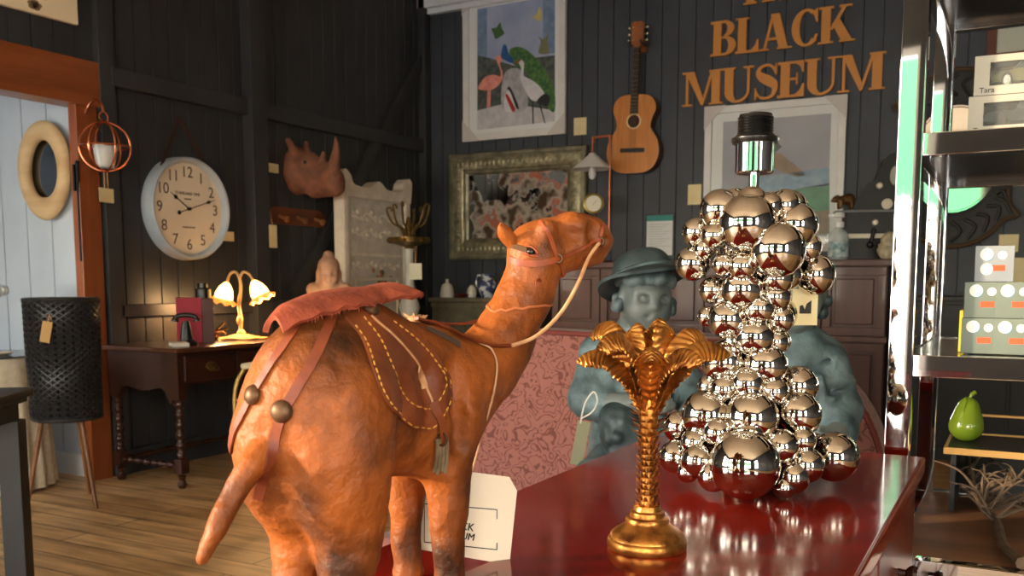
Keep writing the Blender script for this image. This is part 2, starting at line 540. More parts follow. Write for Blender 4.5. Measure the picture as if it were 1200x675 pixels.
b = B()
for y in (LWN[0], LWN[1] - t): b.box2((UL - .08, y, LWN[2]), (UL - .02, y + t, LWN[3]))
for z in (LWN[2], LWN[3] - t): b.box2((UL - .08, LWN[0] + t, z), (UL - .02, LWN[1] - t, z + t))
b.box2((UL - .07, (LWN[0] + LWN[1]) / 2 - .02, LWN[2] + t), (UL - .03, (LWN[0] + LWN[1]) / 2 + .02, LWN[3] - t)); struct('window_5', b.bm, white_paint)
# left wall framing: posts, rails, brace
b = B()
b.box2((UL, 3.535, 0), (UL + .05, 3.63, H), .004); b.box2((UL, 4.64, 0), (UL + .09, 4.78, H), .006); b.box2((UL, VB - .09, 0), (UL + .07, VB, H), .006)
for v0, v1 in ((3.61, 4.64), (4.78, VB - .09)):
    b.box2((UL, v0, 2.17), (UL + .055, v1, 2.27), .004); b.box2((UL, v0, .9), (UL + .05, v1, .97), .004)
struct('trim_2', b.bm, charcoal_l)
p0, p1 = P(500, 60, u=UL + .02), P(345, 345, u=UL + .02)
b = B(); dv, dz = p0.y - p1.y, p0.z - p1.z
b.box(((UL + .02), (p0.y + p1.y) / 2, (p0.z + p1.z) / 2), (.04, math.hypot(dv, dz), .09), (math.atan2(dz, dv), 0, 0), .004)
struct('trim_3', b.bm, charcoal_l)
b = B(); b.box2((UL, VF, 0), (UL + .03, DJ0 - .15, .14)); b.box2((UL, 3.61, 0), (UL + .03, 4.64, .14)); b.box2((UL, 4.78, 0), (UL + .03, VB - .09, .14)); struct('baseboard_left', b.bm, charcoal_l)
b = B(); b.box2((UL + .07, VB - .03, 0), (UR, VB, .14)); struct('baseboard_back', b.bm, charcoal)
# doorway in orange timber
b = B()
b.box2((UL - .035, DJ1 - .006, 0), (UL + .03, DJ1 + .125, DH + .02), .004); b.box2((UL - .1, DJ0 - .16, 0), (UL + .03, DJ0, DH + .02), .004)
struct('trim_4', b.bm, door_wood)
b = B(); b.box2((UL - .11, DJ0 - .2, DH - .012), (UL + .045, DJ1 + .14, DH + .225), .004); struct('trim_5', b.bm, door_wood_h)
# the room beyond the doorway
annex_white = mat('annex_white', (184, 196, 208), .5, col2=(172, 184, 198), vs=2)
b = B(); b.boarded('u', -8.2, UL - .036, 0, 2.75, 3.48, .1, .22); struct('wall_annex_back', b.bm, annex_white)
b = B(); b.box2((-8.3, -.4, 0), (-8.2, 3.58, 2.75)); struct('wall_annex_left', b.bm, annex_white)
b = B(); b.box2((-8.3, -.4, 2.7), (UL - .03, 3.58, 2.8)); struct('ceiling_annex', b.bm, annex_white)
b = B(); b.box2((UL - .22, .0, 0), (UL - .1, DJ0 - .16, 2.75)); struct('wall_annex_side', b.bm, annex_white)
b = B()
b.box2((-8.2, 3.455, 0), (UL - .04, 3.48, .12)); struct('baseboard_annex', b.bm, white_paint)
b = B(); b.box2((-8.2, -.4, 0), (-6.9, -.3, 2.7)); b.box2((-5.5, -.4, 0), (UL - .1, -.3, 2.7)); b.box2((-6.9, -.4, 0), (-5.5, -.3, .9)); b.box2((-6.9, -.4, 2.2), (-5.5, -.3, 2.7)); struct('wall_annex_front', b.bm, annex_white)
# iron bolt on the jamb
t = thing('door_bolt', 'black iron slide bolt fixed on the orange door jamb', 'bolt', P(88, 213, u=UL + .03), PI / 2)
b = B(); b.box((0, -.006, .02), (.03, .012, .14), None, .003); b.cyl((0, -.018, -.42), (0, -.018, .06), .006, seg=8); b.to('bolt_rod', dark_iron, t)
b = B(); b.ball((0, -.024, .1), .012); b.cyl((0, -.024, 0), (0, -.024, .1), .009, seg=8); b.to('knob', dark_iron, t)

# outdoors, seen only through the windows and in reflections
b = B(); b.box2((-30, -30, -.12), (30, VF - .13, -.1)); struct('ground', b.bm, mat('pavement', (165, 160, 150), .9, col2=(140, 135, 128), vs=2))
hedge_m = mat('awning_green', (9, 78, 26), .7)
b = B(); b.sheet(30, 6, lambda a, c: (-9 + 20 * a, -8.5 + 1.2 * c, 3.9 - 1.9 * c + .03 * math.sin(a * 120)), .03)
for i in range(6): b.cyl((-9 + 4 * i, -7.32, -.1), (-9 + 4 * i, -7.32, 2.0), .03)
tag(b.to('awning', hedge_m), 'long green awning across the street outside the shop windows', 'awning')

# ================================================================= light
w = bpy.data.worlds.new('daylight'); bpy.context.scene.world = w; w.use_nodes = True
nt = w.node_tree; bg = nt.nodes['Background']
tc = nt.nodes.new('ShaderNodeTexCoord'); sx = nt.nodes.new('ShaderNodeSeparateXYZ'); cr = nt.nodes.new('ShaderNodeValToRGB')
nt.links.new(tc.outputs['Generated'], sx.inputs[0]); nt.links.new(sx.outputs['Z'], cr.inputs['Fac']); nt.links.new(cr.outputs['Color'], bg.inputs['Color'])
cr.color_ramp.elements[0].position = 0; cr.color_ramp.elements[0].color = (1.0, .86, .68, 1)
cr.color_ramp.elements[1].position = .55; cr.color_ramp.elements[1].color = (.78, .86, 1.0, 1)
bg.inputs['Strength'].default_value = 17.0
def portal(loc, rot, sx_, sy_):
    l = bpy.data.lights.new('window_portal', 'AREA'); l.shape = 'RECTANGLE'; l.size = sx_; l.size_y = sy_
    l.cycles.is_portal = True
    o = bpy.data.objects.new('window_portal', l); C.objects.link(o); o.location = loc; o.rotation_euler = rot
for (a, c, z0, z1) in WIN: portal(((a + c) / 2, VF - .05, (z0 + z1) / 2), (PI / 2, 0, 0), c - a, z1 - z0)
portal((UR + .05, (RW[0] + RW[1]) / 2, (RW[2] + RW[3]) / 2), (PI / 2, 0, PI / 2), RW[1] - RW[0], RW[3] - RW[2])
portal((UL - .05, (LWN[0] + LWN[1]) / 2, (LWN[2] + LWN[3]) / 2), (PI / 2, 0, -PI / 2), LWN[1] - LWN[0], LWN[3] - LWN[2])
portal((-6.2, -.35, 1.55), (PI / 2, 0, 0), 1.4, 1.3)
sun = bpy.data.lights.new('sun', 'SUN'); sun.energy = 4.7; sun.angle = math.radians(2.5); sun.color = (1.0, .76, .48)
so = bpy.data.objects.new('sun', sun); C.objects.link(so)
sd = Vector((.765, .62, -.185)).normalized()
so.rotation_euler = sd.to_track_quat('-Z', 'Y').to_euler()
vsn = bpy.context.scene.view_settings
vsn.view_transform = 'Standard'; vsn.look = 'None'; vsn.exposure = 0.6; vsn.gamma = 1.0; vsn.use_curve_mapping = False
# ================================================================= red lacquered chest
lacquer = mat('red_lacquer', (122, 24, 13), .13, col2=(98, 18, 10), vs=5, coat=.12, spec=.35, rvar=.04, bump=.015, bs=14)
lacquer_d = mat('red_lacquer_side', (112, 34, 22), .3, col2=(84, 24, 16), vs=7, coat=.2)
TZ = .75
TU0, TU1, TV0, TV1 = -.735, -.155, .30, 2.03
tb = thing('lacquered_chest', 'glossy red lacquered chest carrying the leather camel and gold palm', 'chest', ((TU0 + TU1) / 2, (TV0 + TV1) / 2, 0))
cx, cy = (TU0 + TU1) / 2, (TV0 + TV1) / 2
hw, hl = (TU1 - TU0) / 2, (TV1 - TV0) / 2
B().box2((-hw, -hl, TZ - .035), (hw, hl, TZ), .006, 3).to('top', lacquer, tb)
B().box2((-hw + .025, -hl + .025, .1), (hw - .025, hl - .025, TZ - .035), .003).to('carcass', lacquer_d, tb)
B().box2((-hw + .01, -hl + .01, 0), (hw - .01, hl - .01, .1), .006).to('plinth', lacquer_d, tb)
for k in range(3):
    for r, (z0, z1) in enumerate(((.5, .69), (.31, .48), (.12, .29))):
        y0 = -hl + .05 + k * .555; y1 = y0 + .53
        d = B().box2((hw - .025, y0, z0), (hw - .012, y1, z1), .004).to('drawer', lacquer_d, tb)
        M = frame((hw - .012, (y0 + y1) / 2, (z0 + z1) / 2), (0, PI / 2, 0))
        B().lathe([(.007, 0), (.006, .012), (.013, .018), (.016, .025), (.012, .032), (0, .034)], 16, M).to('knob', mat('dark_knob', (50, 26, 18), .25), d)

# ================================================================= leather camel
CL0 = Vector((-.587, .78, TZ))
camel_m = mat('camel_leather', (146, 78, 30), .52, spec=.32, col2=(58, 30, 13), vs=11, bump=.5, bs=55, lo=.44, hi=.68, rvar=.12, det=9)
flap_m = mat('saddle_leather', (128, 64, 28), .5, col2=(98, 47, 21), vs=20, bump=.1, bs=120)
strap_m = mat('strap_leather', (122, 56, 28), .5, col2=(98, 42, 20), vs=40)
capm = mat('hump_cover_leather', (150, 68, 42), .75, col2=(120, 52, 32), vs=30, bump=.2, bs=150)
halter_m = mat('halter_leather', (150, 72, 36), .5, col2=(122, 54, 26), vs=40)
thread = mat('yellow_thread', (206, 150, 66), .7)
cord = mat('tan_cord', (204, 160, 116), .85, col2=(178, 126, 84), vs=60)
camel = thing('camel_figure', 'orange brown leather camel standing on the red chest', 'camel', CL0)
def c_(px, py, d): return P(px, py, d=d) - CL0
def r_(rp, d): return rp * d / 1107
def hp(px, py, rp, d): return E(c_(px, py, d), r_(rp, d))
pr = [
    E((-.002, -.085, .226), (.058, .068, .090)), E((0, -.045, .255), (.050, .085, .072)), E((0, -.01, .268), (.038, .075, .056)),
    E((0, .04, .222), (.055, .115, .080)), E((0, .095, .218), (.050, .07, .080)), E((0, .125, .222), (.041, .05, .066)),
    E((-.034, -.10, .190), (.040, .052, .078)), E((.03, -.085, .178), (.038, .054, .068)),
]
# legs: hind pair, fore pair
pr += chain([(.030, -.088, .17), (.031, -.082, .11), (.031, -.092, .055), (.031, -.088, .021)], [.043, .034, .023, .018], .022)
pr += chain([(-.031, -.085, .17), (-.032, -.078, .11), (-.032, -.088, .055), (-.032, -.084, .021)], [.041, .032, .022, .018], .022)
pr += chain([(.027, .095, .19), (.029, .098, .125), (.030, .096, .06), (.030, .098, .02)], [.036, .0265, .019, .0165], .022)
pr += chain([(-.031, .10, .19), (-.032, .105, .125), (-.033, .104, .06), (-.033, .106, .02)], [.034, .025, .018, .0165], .022)
for x, y in ((.031, -.082), (-.032, -.078), (.030, .104), (-.033, .112)):
    pr.append(E((x, y - .004, .0105), (.0185, .022, .0075), None, .008))
# neck, head
pr += chain([Vector((0, .115, .215)), c_(560, 436, 1.115), c_(584, 406, 1.135), c_(601, 374, 1.15), c_(618, 340, 1.16), c_(626, 306, 1.165)],
            [.058, .046, .0405, .0355, .0345, .031], .03)
hk = .014
def hp2(px, py, rp, d): return E(c_(px, py, d), r_(rp, d), None, hk)
def hk2(a, b_, ra, rb): return K(c_(*a), c_(*b_), r_(ra, a[2]), r_(rb, b_[2]), hk)
pr += [hp2(627, 291, 31, 1.165), hk2((648, 285, 1.17), (672, 281, 1.18), 27, 27), hk2((632, 303, 1.165), (680, 294, 1.19), 28, 18),
       hk2((672, 272, 1.172), (690, 272, 1.185), 22, 19), hp2(700, 277, 14, 1.195), hp2(706, 285, 11, 1.2), hk2((676, 296, 1.185), (699, 301, 1.195), 14, 9),
       hp2(640, 267, 9, 1.14), hp2(640, 267, 9, 1.19)]
# brow, nostril, cheek hollow, mouth line
pr += [E(c_(672, 276, 1.145), (.008, .008, .006), None, .02, '-'), E(c_(694, 275, 1.163), (.007, .007, .009), None, .016, '-'),
       E(c_(708, 281, 1.181), .0045, None, .005, '-'), K(c_(719, 296, 1.185), c_(690, 300, 1.168), .0028, .0022, .004, '-')]
# ribs and thigh muscle modelling
pr += [K((.05, .02, .25), (.062, .03, .17), .006, .006, .03, '-'), K((.012, -.165, .2), (.004, -.15, .12), .008, .012, .03, '-'), K((.062, -.03, .24), (.066, -.035, .14), .008, .007, .035, '-'),
       E((.058, -.085, .23), (.016, .03, .04), None, .03), K((.05, .075, .25), (.05, .085, .17), .006, .005, .03, '-')]
# tail
pr += chain([(-.012, -.135, .20), c_(294, 546, .825), c_(270, 586, .815), c_(252, 623, .805), c_(236, 655, .80)], [.016, .0135, .0108, .0088, .006], .010)
body = blob('body', pr, .0032, camel_m, camel, k=.03, noise=.0016, nscale=62)
bvh = BVHTree.FromPolygons([v.co.copy() for v in body.data.vertices], [tuple(p.vertices) for p in body.data.polygons])
EYEL = Vector((0, 0, EYE)) - CL0
def on(px, py, off=.0012):
    h = bvh.ray_cast(EYEL, (P(px, py, d=1.0) - Vector((0, 0, EYE))).normalized(), 3)
    if h[0] is None:
        q = bvh.find_nearest(c_(px, py, 1.05)); return q[0] + q[1] * off, q[1]
    return h[0] + h[1] * off, h[1]
def snap(p, off=.0012):
    q = bvh.find_nearest(p); return q[0] + q[1] * off, q[1]
def strap(bm, pn, w, th=.0016):
    prev = None; n = len(pn)
    for i, (p, nr) in enumerate(pn):
        t = (pn[min(i + 1, n - 1)][0] - pn[max(i - 1, 0)][0]).normalized(); s = t.cross(nr).normalized()
        q = [bm.verts.new(p - s * w / 2), bm.verts.new(p + s * w / 2), bm.verts.new(p + s * w / 2 + nr * th), bm.verts.new(p - s * w / 2 + nr * th)]
        if prev:
            for k in range(4): bm.faces.new((prev[k], prev[(k + 1) % 4], q[(k + 1) % 4], q[k]))
        else: bm.faces.new(q[::-1])
        prev = q
    bm.faces.new(prev)
def pxs(pts, n=6): return [tuple(q) for q in spline(pts, n)]
A = pxs([(388, 372), (384, 385), (367, 423), (344, 462), (331, 487), (318, 530), (303, 584)])
b = B(); b.strap([on(*q) for q in A], .0095); b.to('strap', strap_m, camel)
A2 = pxs([(350, 380), (337, 400), (318, 428), (297, 464), (282, 492), (273, 515), (270, 548)])
b = B(); b.strap([on(*q) for q in A2], .008); b.to('strap', strap_m, camel)
bt = mat('bronze_stud', (92, 66, 44), .45, .6)
for q, r in (((331, 482), .0105), ((298, 463), .0095)):
    p, n = on(*q, .002)
    M = Matrix.Translation(p) @ n.to_track_quat('Z', 'Y').to_matrix().to_4x4()
    B().lathe([(r, -.001), (r, .001), (r * .8, .004), (r * .45, .0056), (0, .006)], 20, M).to('stud', bt, camel)
# side flap of the saddle
FL = [(399, 366), (421, 395), (433, 427), (449, 469), (471, 494), (492, 504), (510, 501), (524, 478), (528, 451), (520, 434), (499, 405), (471, 382), (446, 371), (420, 362)]
fo = spline(FL, 5, True); fc = np.array((472, 430.))
def flapf(a, c, off=.0026):
    q = fo[int(round(a * len(fo))) % len(fo)]; q = fc + (q - fc) * (.02 + .98 * c)
    return on(q[0], q[1], off)[0]
b = B(); b.sheet(len(fo), 12, flapf, .0028, True); flap = b.to('saddle_flap', flap_m, camel)
def dashes(bm, pts, step=9, gap=.38, r=.0008, off=.0046):
    L = [np.array(q, float) for q in pts]; D = [0]
    for a, c in zip(L, L[1:]): D.append(D[-1] + np.linalg.norm(c - a))
    def at(s):
        for i in range(len(L) - 1):
            if s <= D[i + 1]: return L[i] + (L[i + 1] - L[i]) * ((s - D[i]) / max(D[i + 1] - D[i], 1e-9))
        return L[-1]
    n = int(D[-1] / step); pts, rr = [], []
    for i in range(n):
        for f, q in ((0, .12), (.08, 1), (.3, 1), (.54, 1), (.62, .12), (.8, .1)):
            a = at((i + f) * step); pts.append(on(a[0], a[1], off)[0]); rr.append(r * q)
    keep = [0] + [i for i in range(1, len(pts)) if (pts[i] - pts[i - 1]).length < .02]
    tube(bm, [pts[i] for i in keep], [rr[i] for i in keep], 5)
out = [fc + (np.array(q) - fc) * .955 for q in fo]
b = B(); b.dashes(out[3:47], 8); b.to('stitching', thread, flap)
b = B(); b.dashes(pxs([(424, 374), (444, 402), (457, 434), (474, 467), (499, 479), (515, 465), (519, 445), (508, 424), (484, 399), (452, 375)]), 8)
b.to('stitching', thread, flap)
ct = [on(q[0], q[1], .0045)[0] for q in pxs([(433, 374), (463, 400), (487, 428), (499, 455), (508, 478), (512, 496)])]
B().tube(ct, .0013, 6).to('lacing_cord', cord, flap)
b = B(); pn = [on(q[0], q[1], .005) for q in pxs([(505, 470), (511, 485), (516, 505), (517, 516)])]; b.strap(pn, .009)
b.to('girth_strap', flap_m, flap)
p, n = on(514, 512, .006)
B().tube([p + Vector((math.cos(a) * .006, 0, math.sin(a) * .007)) for a in [i * 2 * PI / 14 for i in range(14)]], .0015, 6, True).to('buckle', bt, flap)
b = B()
for k, x in enumerate((509, 513, 517, 521)):
    pn = [on(x - .2 * k, y, .005) for y in (512, 520, 530, 540, 549 + (k % 2) * 3)]; b.strap(pn, .0036, .0016)
b.to('tassel', mat('old_tassel', (128, 112, 84), .8, col2=(100, 84, 60), vs=60), flap)
p, n = on(432, 367, .006); M = Matrix.Translation(p) @ n.to_track_quat('Z', 'Y').to_matrix().to_4x4()
B().lathe([(.009, 0), (.009, .002), (.006, .005), (0, .006)], 16, M).to('stud', bt, camel)
b = B(); pn = [on(q[0], q[1], .0055) for q in pxs([(484, 432), (489, 440), (494, 455)])]; b.strap(pn, .0075)
b.to('lace_end', cord, flap)
# leather hump cover
def capf(a, c):
    y = -.143 + .205 * a
    z = float(np.interp(a, [0, .1, .3, .5, .68, .85, 1], [.318, .329, .338, .342, .343, .347, .343]))
    hwid = .041 * (math.sin(PI * min(1, (.05 + .95 * a) / .55) / 2 if a < .52 else PI * .5) ** .7) * (1 - .40 * math.exp(-((a - .66) / .08) ** 2)) * (1 if a < .8 else math.sqrt(max(0.02, 1 - ((a - .8) / .205) ** 2)))
    t = c * 2 - 1
    x = t * hwid * (1 + .03 * math.sin(a * 60) * abs(t))
    z -= .019 * abs(t) ** 2.0 * (.66 - .1 * a) + .0012 * math.sin(a * 55 + 2) * abs(t) ** 4
    return Vector((x, y, z))
b = B(); b.sheet(60, 25, capf, .005); b.to('hump_cover', capm, camel, 60)
b = B()
for i in range(30):
    a = .1 + .42 * i / 30; q = capf(a, 1) ; d = Vector((random.uniform(.0, .003), random.uniform(-.002, .002), random.uniform(-.005, -.001)))
    tube(b.bm, [q, q + d], [.0008, .0002], 4)
b.to('fringe', capm, camel)
# halter
hs = .0055
def band(pts, w, m=halter_m, name='halter_strap', off=.0012, n=6):
    b = B(); b.strap([on(q[0], q[1], off) for q in pxs(pts, n)], w, .0016); return b.to(name, m, camel)
band([(598, 303), (606, 307), (625, 309), (640, 307), (653, 303)], .0075)
band([(653, 303), (675, 294), (695, 284), (703, 280)], .004)
band([(633, 261), (642, 273), (647, 287), (652, 303)], .0045)
band([(653, 304), (657, 312), (660, 322), (659, 331)], .0045)
band([(706, 264), (704, 272), (701, 284), (696, 296)], .004)
for q in ((653, 303), (702, 283)):
    p, n = on(*q, .003); B().tube([p + Vector((math.cos(a) * .005, 0, math.sin(a) * .005)) for a in [i * 2 * PI / 12 for i in range(12)]], .0014, 6, True).to('ring', bt, camel)
# eye with lids and lashes
p, n = on(622, 295, -.002); B().ball(p, .006, 12, 8).to('eye', mat('camel_eye', (26, 16, 10), .2), camel)
b = B()
for dy, r in ((-4, .0018), (4.5, .0016)):
    b.tube([on(q[0], q[1], .001)[0] for q in pxs([(612, 294 + dy * .4), (618, 293 + dy), (625, 295 + dy), (631, 299 + dy * .4)])], [.0006] + [r] * 17 + [.0006], 6)
b.to('eyelid', halter_m, camel)
b = B()
for dy in (-2.5, -.5, 1.5):
    b.tube([on(618, 294 + dy, .002)[0], on(608, 291 + dy, .003)[0], on(600, 289.5 + dy, .003)[0]], [.0016, .0014, .0004], 5)
b.to('lash', mat('dark_lash', (84, 56, 30), .7), camel)
# ears
for (px, py, d, sg) in ((603, 290, 1.145, 1), (604, 288, 1.20, 1)):
    o = c_(px, py, d); tip = c_(px - 17, py - 27, d - .012)
    def earf(a, c, o=o, tip=tip):
        w_ = .013 * math.sin(PI * min(1, .18 + a * .82)) ** .8
        ax = (tip - o); t = c * 2 - 1
        return o + ax * a + RT * (t * w_) * .8 + FW * (-.004 + .011 * t * t * (1 - a * .5)) * 1.0
    B().sheet(12, 9, earf, .0022).to('ear', camel_m, camel)
# collar seam, reins
b = B(); q0 = c_(604, 352, 1.15)
ring = []
for i in range(28):
    a = 2 * PI * i / 28
    v_ = q0 + RT * math.cos(a) * .06 + FW * math.sin(a) * .06 + Vector((0, 0, .012 * math.cos(a) * -1))
    ring.append(snap(v_ * 1.0, .0002)[0])
b.tube(ring, .0016, 6, True); b.to('seam', mat('seam_edge', (176, 100, 58), .7), camel)
def rein(pts, r, m, name='rein', flat=1.0, n=7):
    P3 = vs([tuple(c_(x, y, d)) for x, y, d in pts], n); B().tube(P3, r, 7, flat=flat).to(name, m, camel)
rein([(702, 285, 1.165), (690, 302, 1.155), (676, 335, 1.135), (656, 368, 1.115), (628, 394, 1.10), (600, 405, 1.085)], .0024, cord)
rp_ = [on(q[0], q[1], .0035)[0] for q in pxs([(600, 405), (575, 407), (545, 398), (515, 383), (489, 374)], 6)]
B().tube(vs([tuple(q) for q in rp_[::3]], 5), .0044, 8, flat=.5).to('rein', strap_m, camel)
rein([(488, 373, 1.03), (515, 379, 1.06), (545, 379, 1.11), (572, 372, 1.16), (590, 364, 1.2)], .0036, strap_m, flat=.5)
b = B(); kc = on(487, 375, .006)[0]
b.ball(kc, (.009, .008, .005), 12, 8)
for i in range(18):
    a = random.uniform(0, 6.28); b.tube([kc, kc + Vector((math.cos(a) * .015, math.sin(a) * .012, random.uniform(-.001, .008)))], [.0016, .0004], 4)
b.to('knot', cord, camel)
band([(500, 386), (520, 395), (538, 405)], .009, mat('dark_saddle_pad', (70, 58, 48), .8), 'saddle_pad')
# swing tag on a string
tg = thing('swing_tag', 'large cream shop tag tied to the leather camel, standing behind its fore leg', 'tag', P(545, 610, d=1.13))
T0 = Vector(tg.location)
pa, pb_, pc_ = P(484, 572, d=1.11), P(606, 575, d=1.165), P(597, 662, d=1.16)
nrm = (pc_ - pa).cross(pb_ - pa).normalized()
def onplane(px, py):
    e0 = Vector((0, 0, EYE)); r = P(px, py, d=1.0) - e0
    return e0 + r * ((pa - e0).dot(nrm) / r.dot(nrm)) - T0
cn = [onplane(*q) for q in ((484, 572), (551, 553), (597, 559), (606, 575), (597, 662), (487, 643))]
if nrm.dot(FW) > 0: nrm = -nrm
b = B(); f0 = [b.bm.verts.new(q) for q in cn]; f1 = [b.bm.verts.new(q - nrm * .0008) for q in cn]
b.bm.faces.new(f0); b.bm.faces.new(f1[::-1])
for i in range(6): b.bm.faces.new((f0[i], f0[(i + 1) % 6], f1[(i + 1) % 6], f1[i]))
card = mat('tag_card', (236, 222, 196), .6, sss=0)
b.to('card', card, tg)
xa = (cn[4] - cn[5]).normalized(); za = nrm.cross(xa).normalized() * -1
if za.z < 0: za = -za
ink = mat('tag_ink', (40, 36, 36), .7)
MT = Matrix((xa, -nrm, za)).transposed().to_4x4()
ctr = (cn[0] + cn[2] + cn[4] + cn[5]) / 4
xa = (onplane(582, 620) - onplane(497, 608)).normalized(); za = nrm.cross(xa).normalized()
if za.z < 0: za = -za
MT = Matrix((xa, -nrm, za)).transposed().to_4x4()
ctr = onplane(537, 617)
for ln, zz, sz in (('THE', .014, .010), ('BLACK', .001, .0135), ('MUSEUM', -.011, .0125)):
    me = text(ln, sz, ink, 'mesh', '')
    me.transform(Matrix.Translation(ctr + nrm * .0012 + za * zz) @ MT)
    o = bpy.data.objects.new('lettering', me); C.objects.link(o); o.parent = tg
b = B()
for (x0, y0, x1, y1) in ((497, 590, 582, 597), (497, 635, 582, 644), (497, 590, 497, 635), (582, 597, 582, 608), (582, 636, 582, 644)):
    b.tube([onplane(x0, y0) + nrm * .001, onplane(x1, y1) + nrm * .001], .0006, 4)
b.to('printed_border', ink, tg)
st = [on(q[0], q[1], .003)[0] + CL0 - T0 for q in ((560, 404), (574, 411), (580, 428), (577, 455), (569, 486))] + [onplane(560, 528) - nrm * .0, onplane(551, 556) + nrm * .002]
B().tube(vs([tuple(q) for q in st], 6), .0012, 6).to('string', mat('white_string', (186, 146, 110), .8), tg)

# ================================================================= gold palm candlestick
gold = mat('antique_gold', (196, 134, 64), .3, .88, col2=(116, 68, 30), vs=45, lo=.42, hi=.7, bump=.08, bs=200)
pc = P(758, 641, z=TZ); ps = (pc - Vector((0, 0, EYE))).dot(FW) / 1107
palm = thing('palm_candlestick', 'gold palm tree candlestick standing on the red chest', 'candlestick', pc, YAW)
def sc(prof): return [(r * ps, z * ps) for r, z in prof]
B().lathe(sc([(0, 0), (46, 0), (48, 3), (48, 9), (46.5, 12), (45, 13), (44, 17), (40, 21), (33, 25), (28, 29), (26, 31), (26.5, 34), (25, 37), (21, 38.5), (21, 41), (20.5, 44), (17, 46), (16.5, 49), (15, 52), (0, 52)]), 56).to('base', gold, palm)
B().lathe(sc([(0, 48), (9.5, 48), (8.5, 90), (8, 130), (10, 145), (12, 165), (10, 180), (0, 182)]), 24).to('trunk', gold, palm)
b = B()
def scale_leaf(bm, ang, h, r, w, l, tilt):
    d = Vector((math.cos(ang), math.sin(ang), 0)); t = Vector((-math.sin(ang), math.cos(ang), 0)); zt = Vector((0, 0, 1))
    o = d * r + zt * h; up = (zt * math.cos(tilt) + d * math.sin(tilt))
    p = [o - t * w - d * 1.5, o + t * w - d * 1.5, o + t * w * .75 + up * l * .5 + d * .5, o + up * l + d * .8, o - t * w * .75 + up * l * .5 + d * .5, o + up * l * .4 + d * 3.0]
    v = [bm.verts.new(q * ps) for q in p]
    for f in ((0, 1, 5), (1, 2, 5), (2, 3, 5), (3, 4, 5), (4, 0, 5)): bm.faces.new([v[i] for i in f])
    w2 = bm.verts.new((o - d * 2) * ps)
    for f in ((1, 0), (2, 1), (3, 2), (4, 3), (0, 4)): bm.faces.new((v[f[0]], v[f[1]], w2))
for row in range(13):
    h = 50 + row * 7.1
    for k in range(8): b.scale_leaf(2 * PI * (k + .5 * (row % 2)) / 8, h, 9.6 - row * .06, 3.5, 9.4, .5)
b.to('small_scale', gold, palm)
b = B()
for row in range(5):
    h = 138 + row * 7.6
    for k in range(7): b.scale_leaf(2 * PI * (k + .5 * (row % 2)) / 7 + .2, h, 10.5 + 2.2 * math.sin(row * .6), 4.3, 13, 1.02)
b.to('large_scale', gold, palm)
FR = [(-178, 86, 66, 20), (-148, 78, 88, 21), (-96, 46, 72, 26), (-50, 76, 70, 22), (-8, 92, 76, 22), (24, 82, 90, 20), (64, 52, 102, 20), (112, 44, 96, 20), (146, 80, 98, 20)]
for az, R_, top, wd in FR:
    ar = math.radians(az)
    d = Vector((math.cos(ar), math.sin(ar), 0)); t = Vector((-math.sin(ar), math.cos(ar), 0)); zt = Vector((0, 0, 1))
    cv = spline([(6, 168), (12, 195), (R_ * .30, 172 + top * .72), (R_ * .58, 172 + top * .98), (R_ * .84, 172 + top * .96), (R_, 172 + top * .80)], 28)
    cvn = len(cv)
    def fr(a, c, d=d, t=t, cv=cv, wd=wd):
        q = cv[min(int(a * (len(cv) - 1) + .5), len(cv) - 1)]
        q2 = cv[min(int(a * (len(cv) - 1) + .5) + 1, len(cv) - 1)]; q1 = cv[max(int(a * (len(cv) - 1) + .5) - 1, 0)]
        tg_ = np.array(q2) - np.array(q1); tg_ = tg_ / (np.linalg.norm(tg_) + 1e-9)
        nr = d * (-tg_[1]) + zt * tg_[0]
        s = c * 2 - 1
        wv = wd * 1.2 * (.26 + .74 * min(1, a / .38)) * (1 - .22 * max(0, (a - .4) / .6)) * (max(0, 1 - max(0, (a - .72) / .28) ** 2.4) ** .5 if a > .72 else 1)
        rp = 1.5 * math.sin(2 * PI * (a * 17 - abs(s) * 1.6)) * min(1, abs(s) * 4) * min(1, a * 5)
        p = d * q[0] + zt * q[1] + t * (s * wv * .82) + nr * (-(abs(s) ** 1.5) * wv * .85 + rp + 1.4 * math.exp(-(s / .09) ** 2))
        return p * ps
    b = B(); b.sheet(cvn, 17, fr, 1.6 * ps); b.to('frond', gold, palm, 75).modifiers.clear()

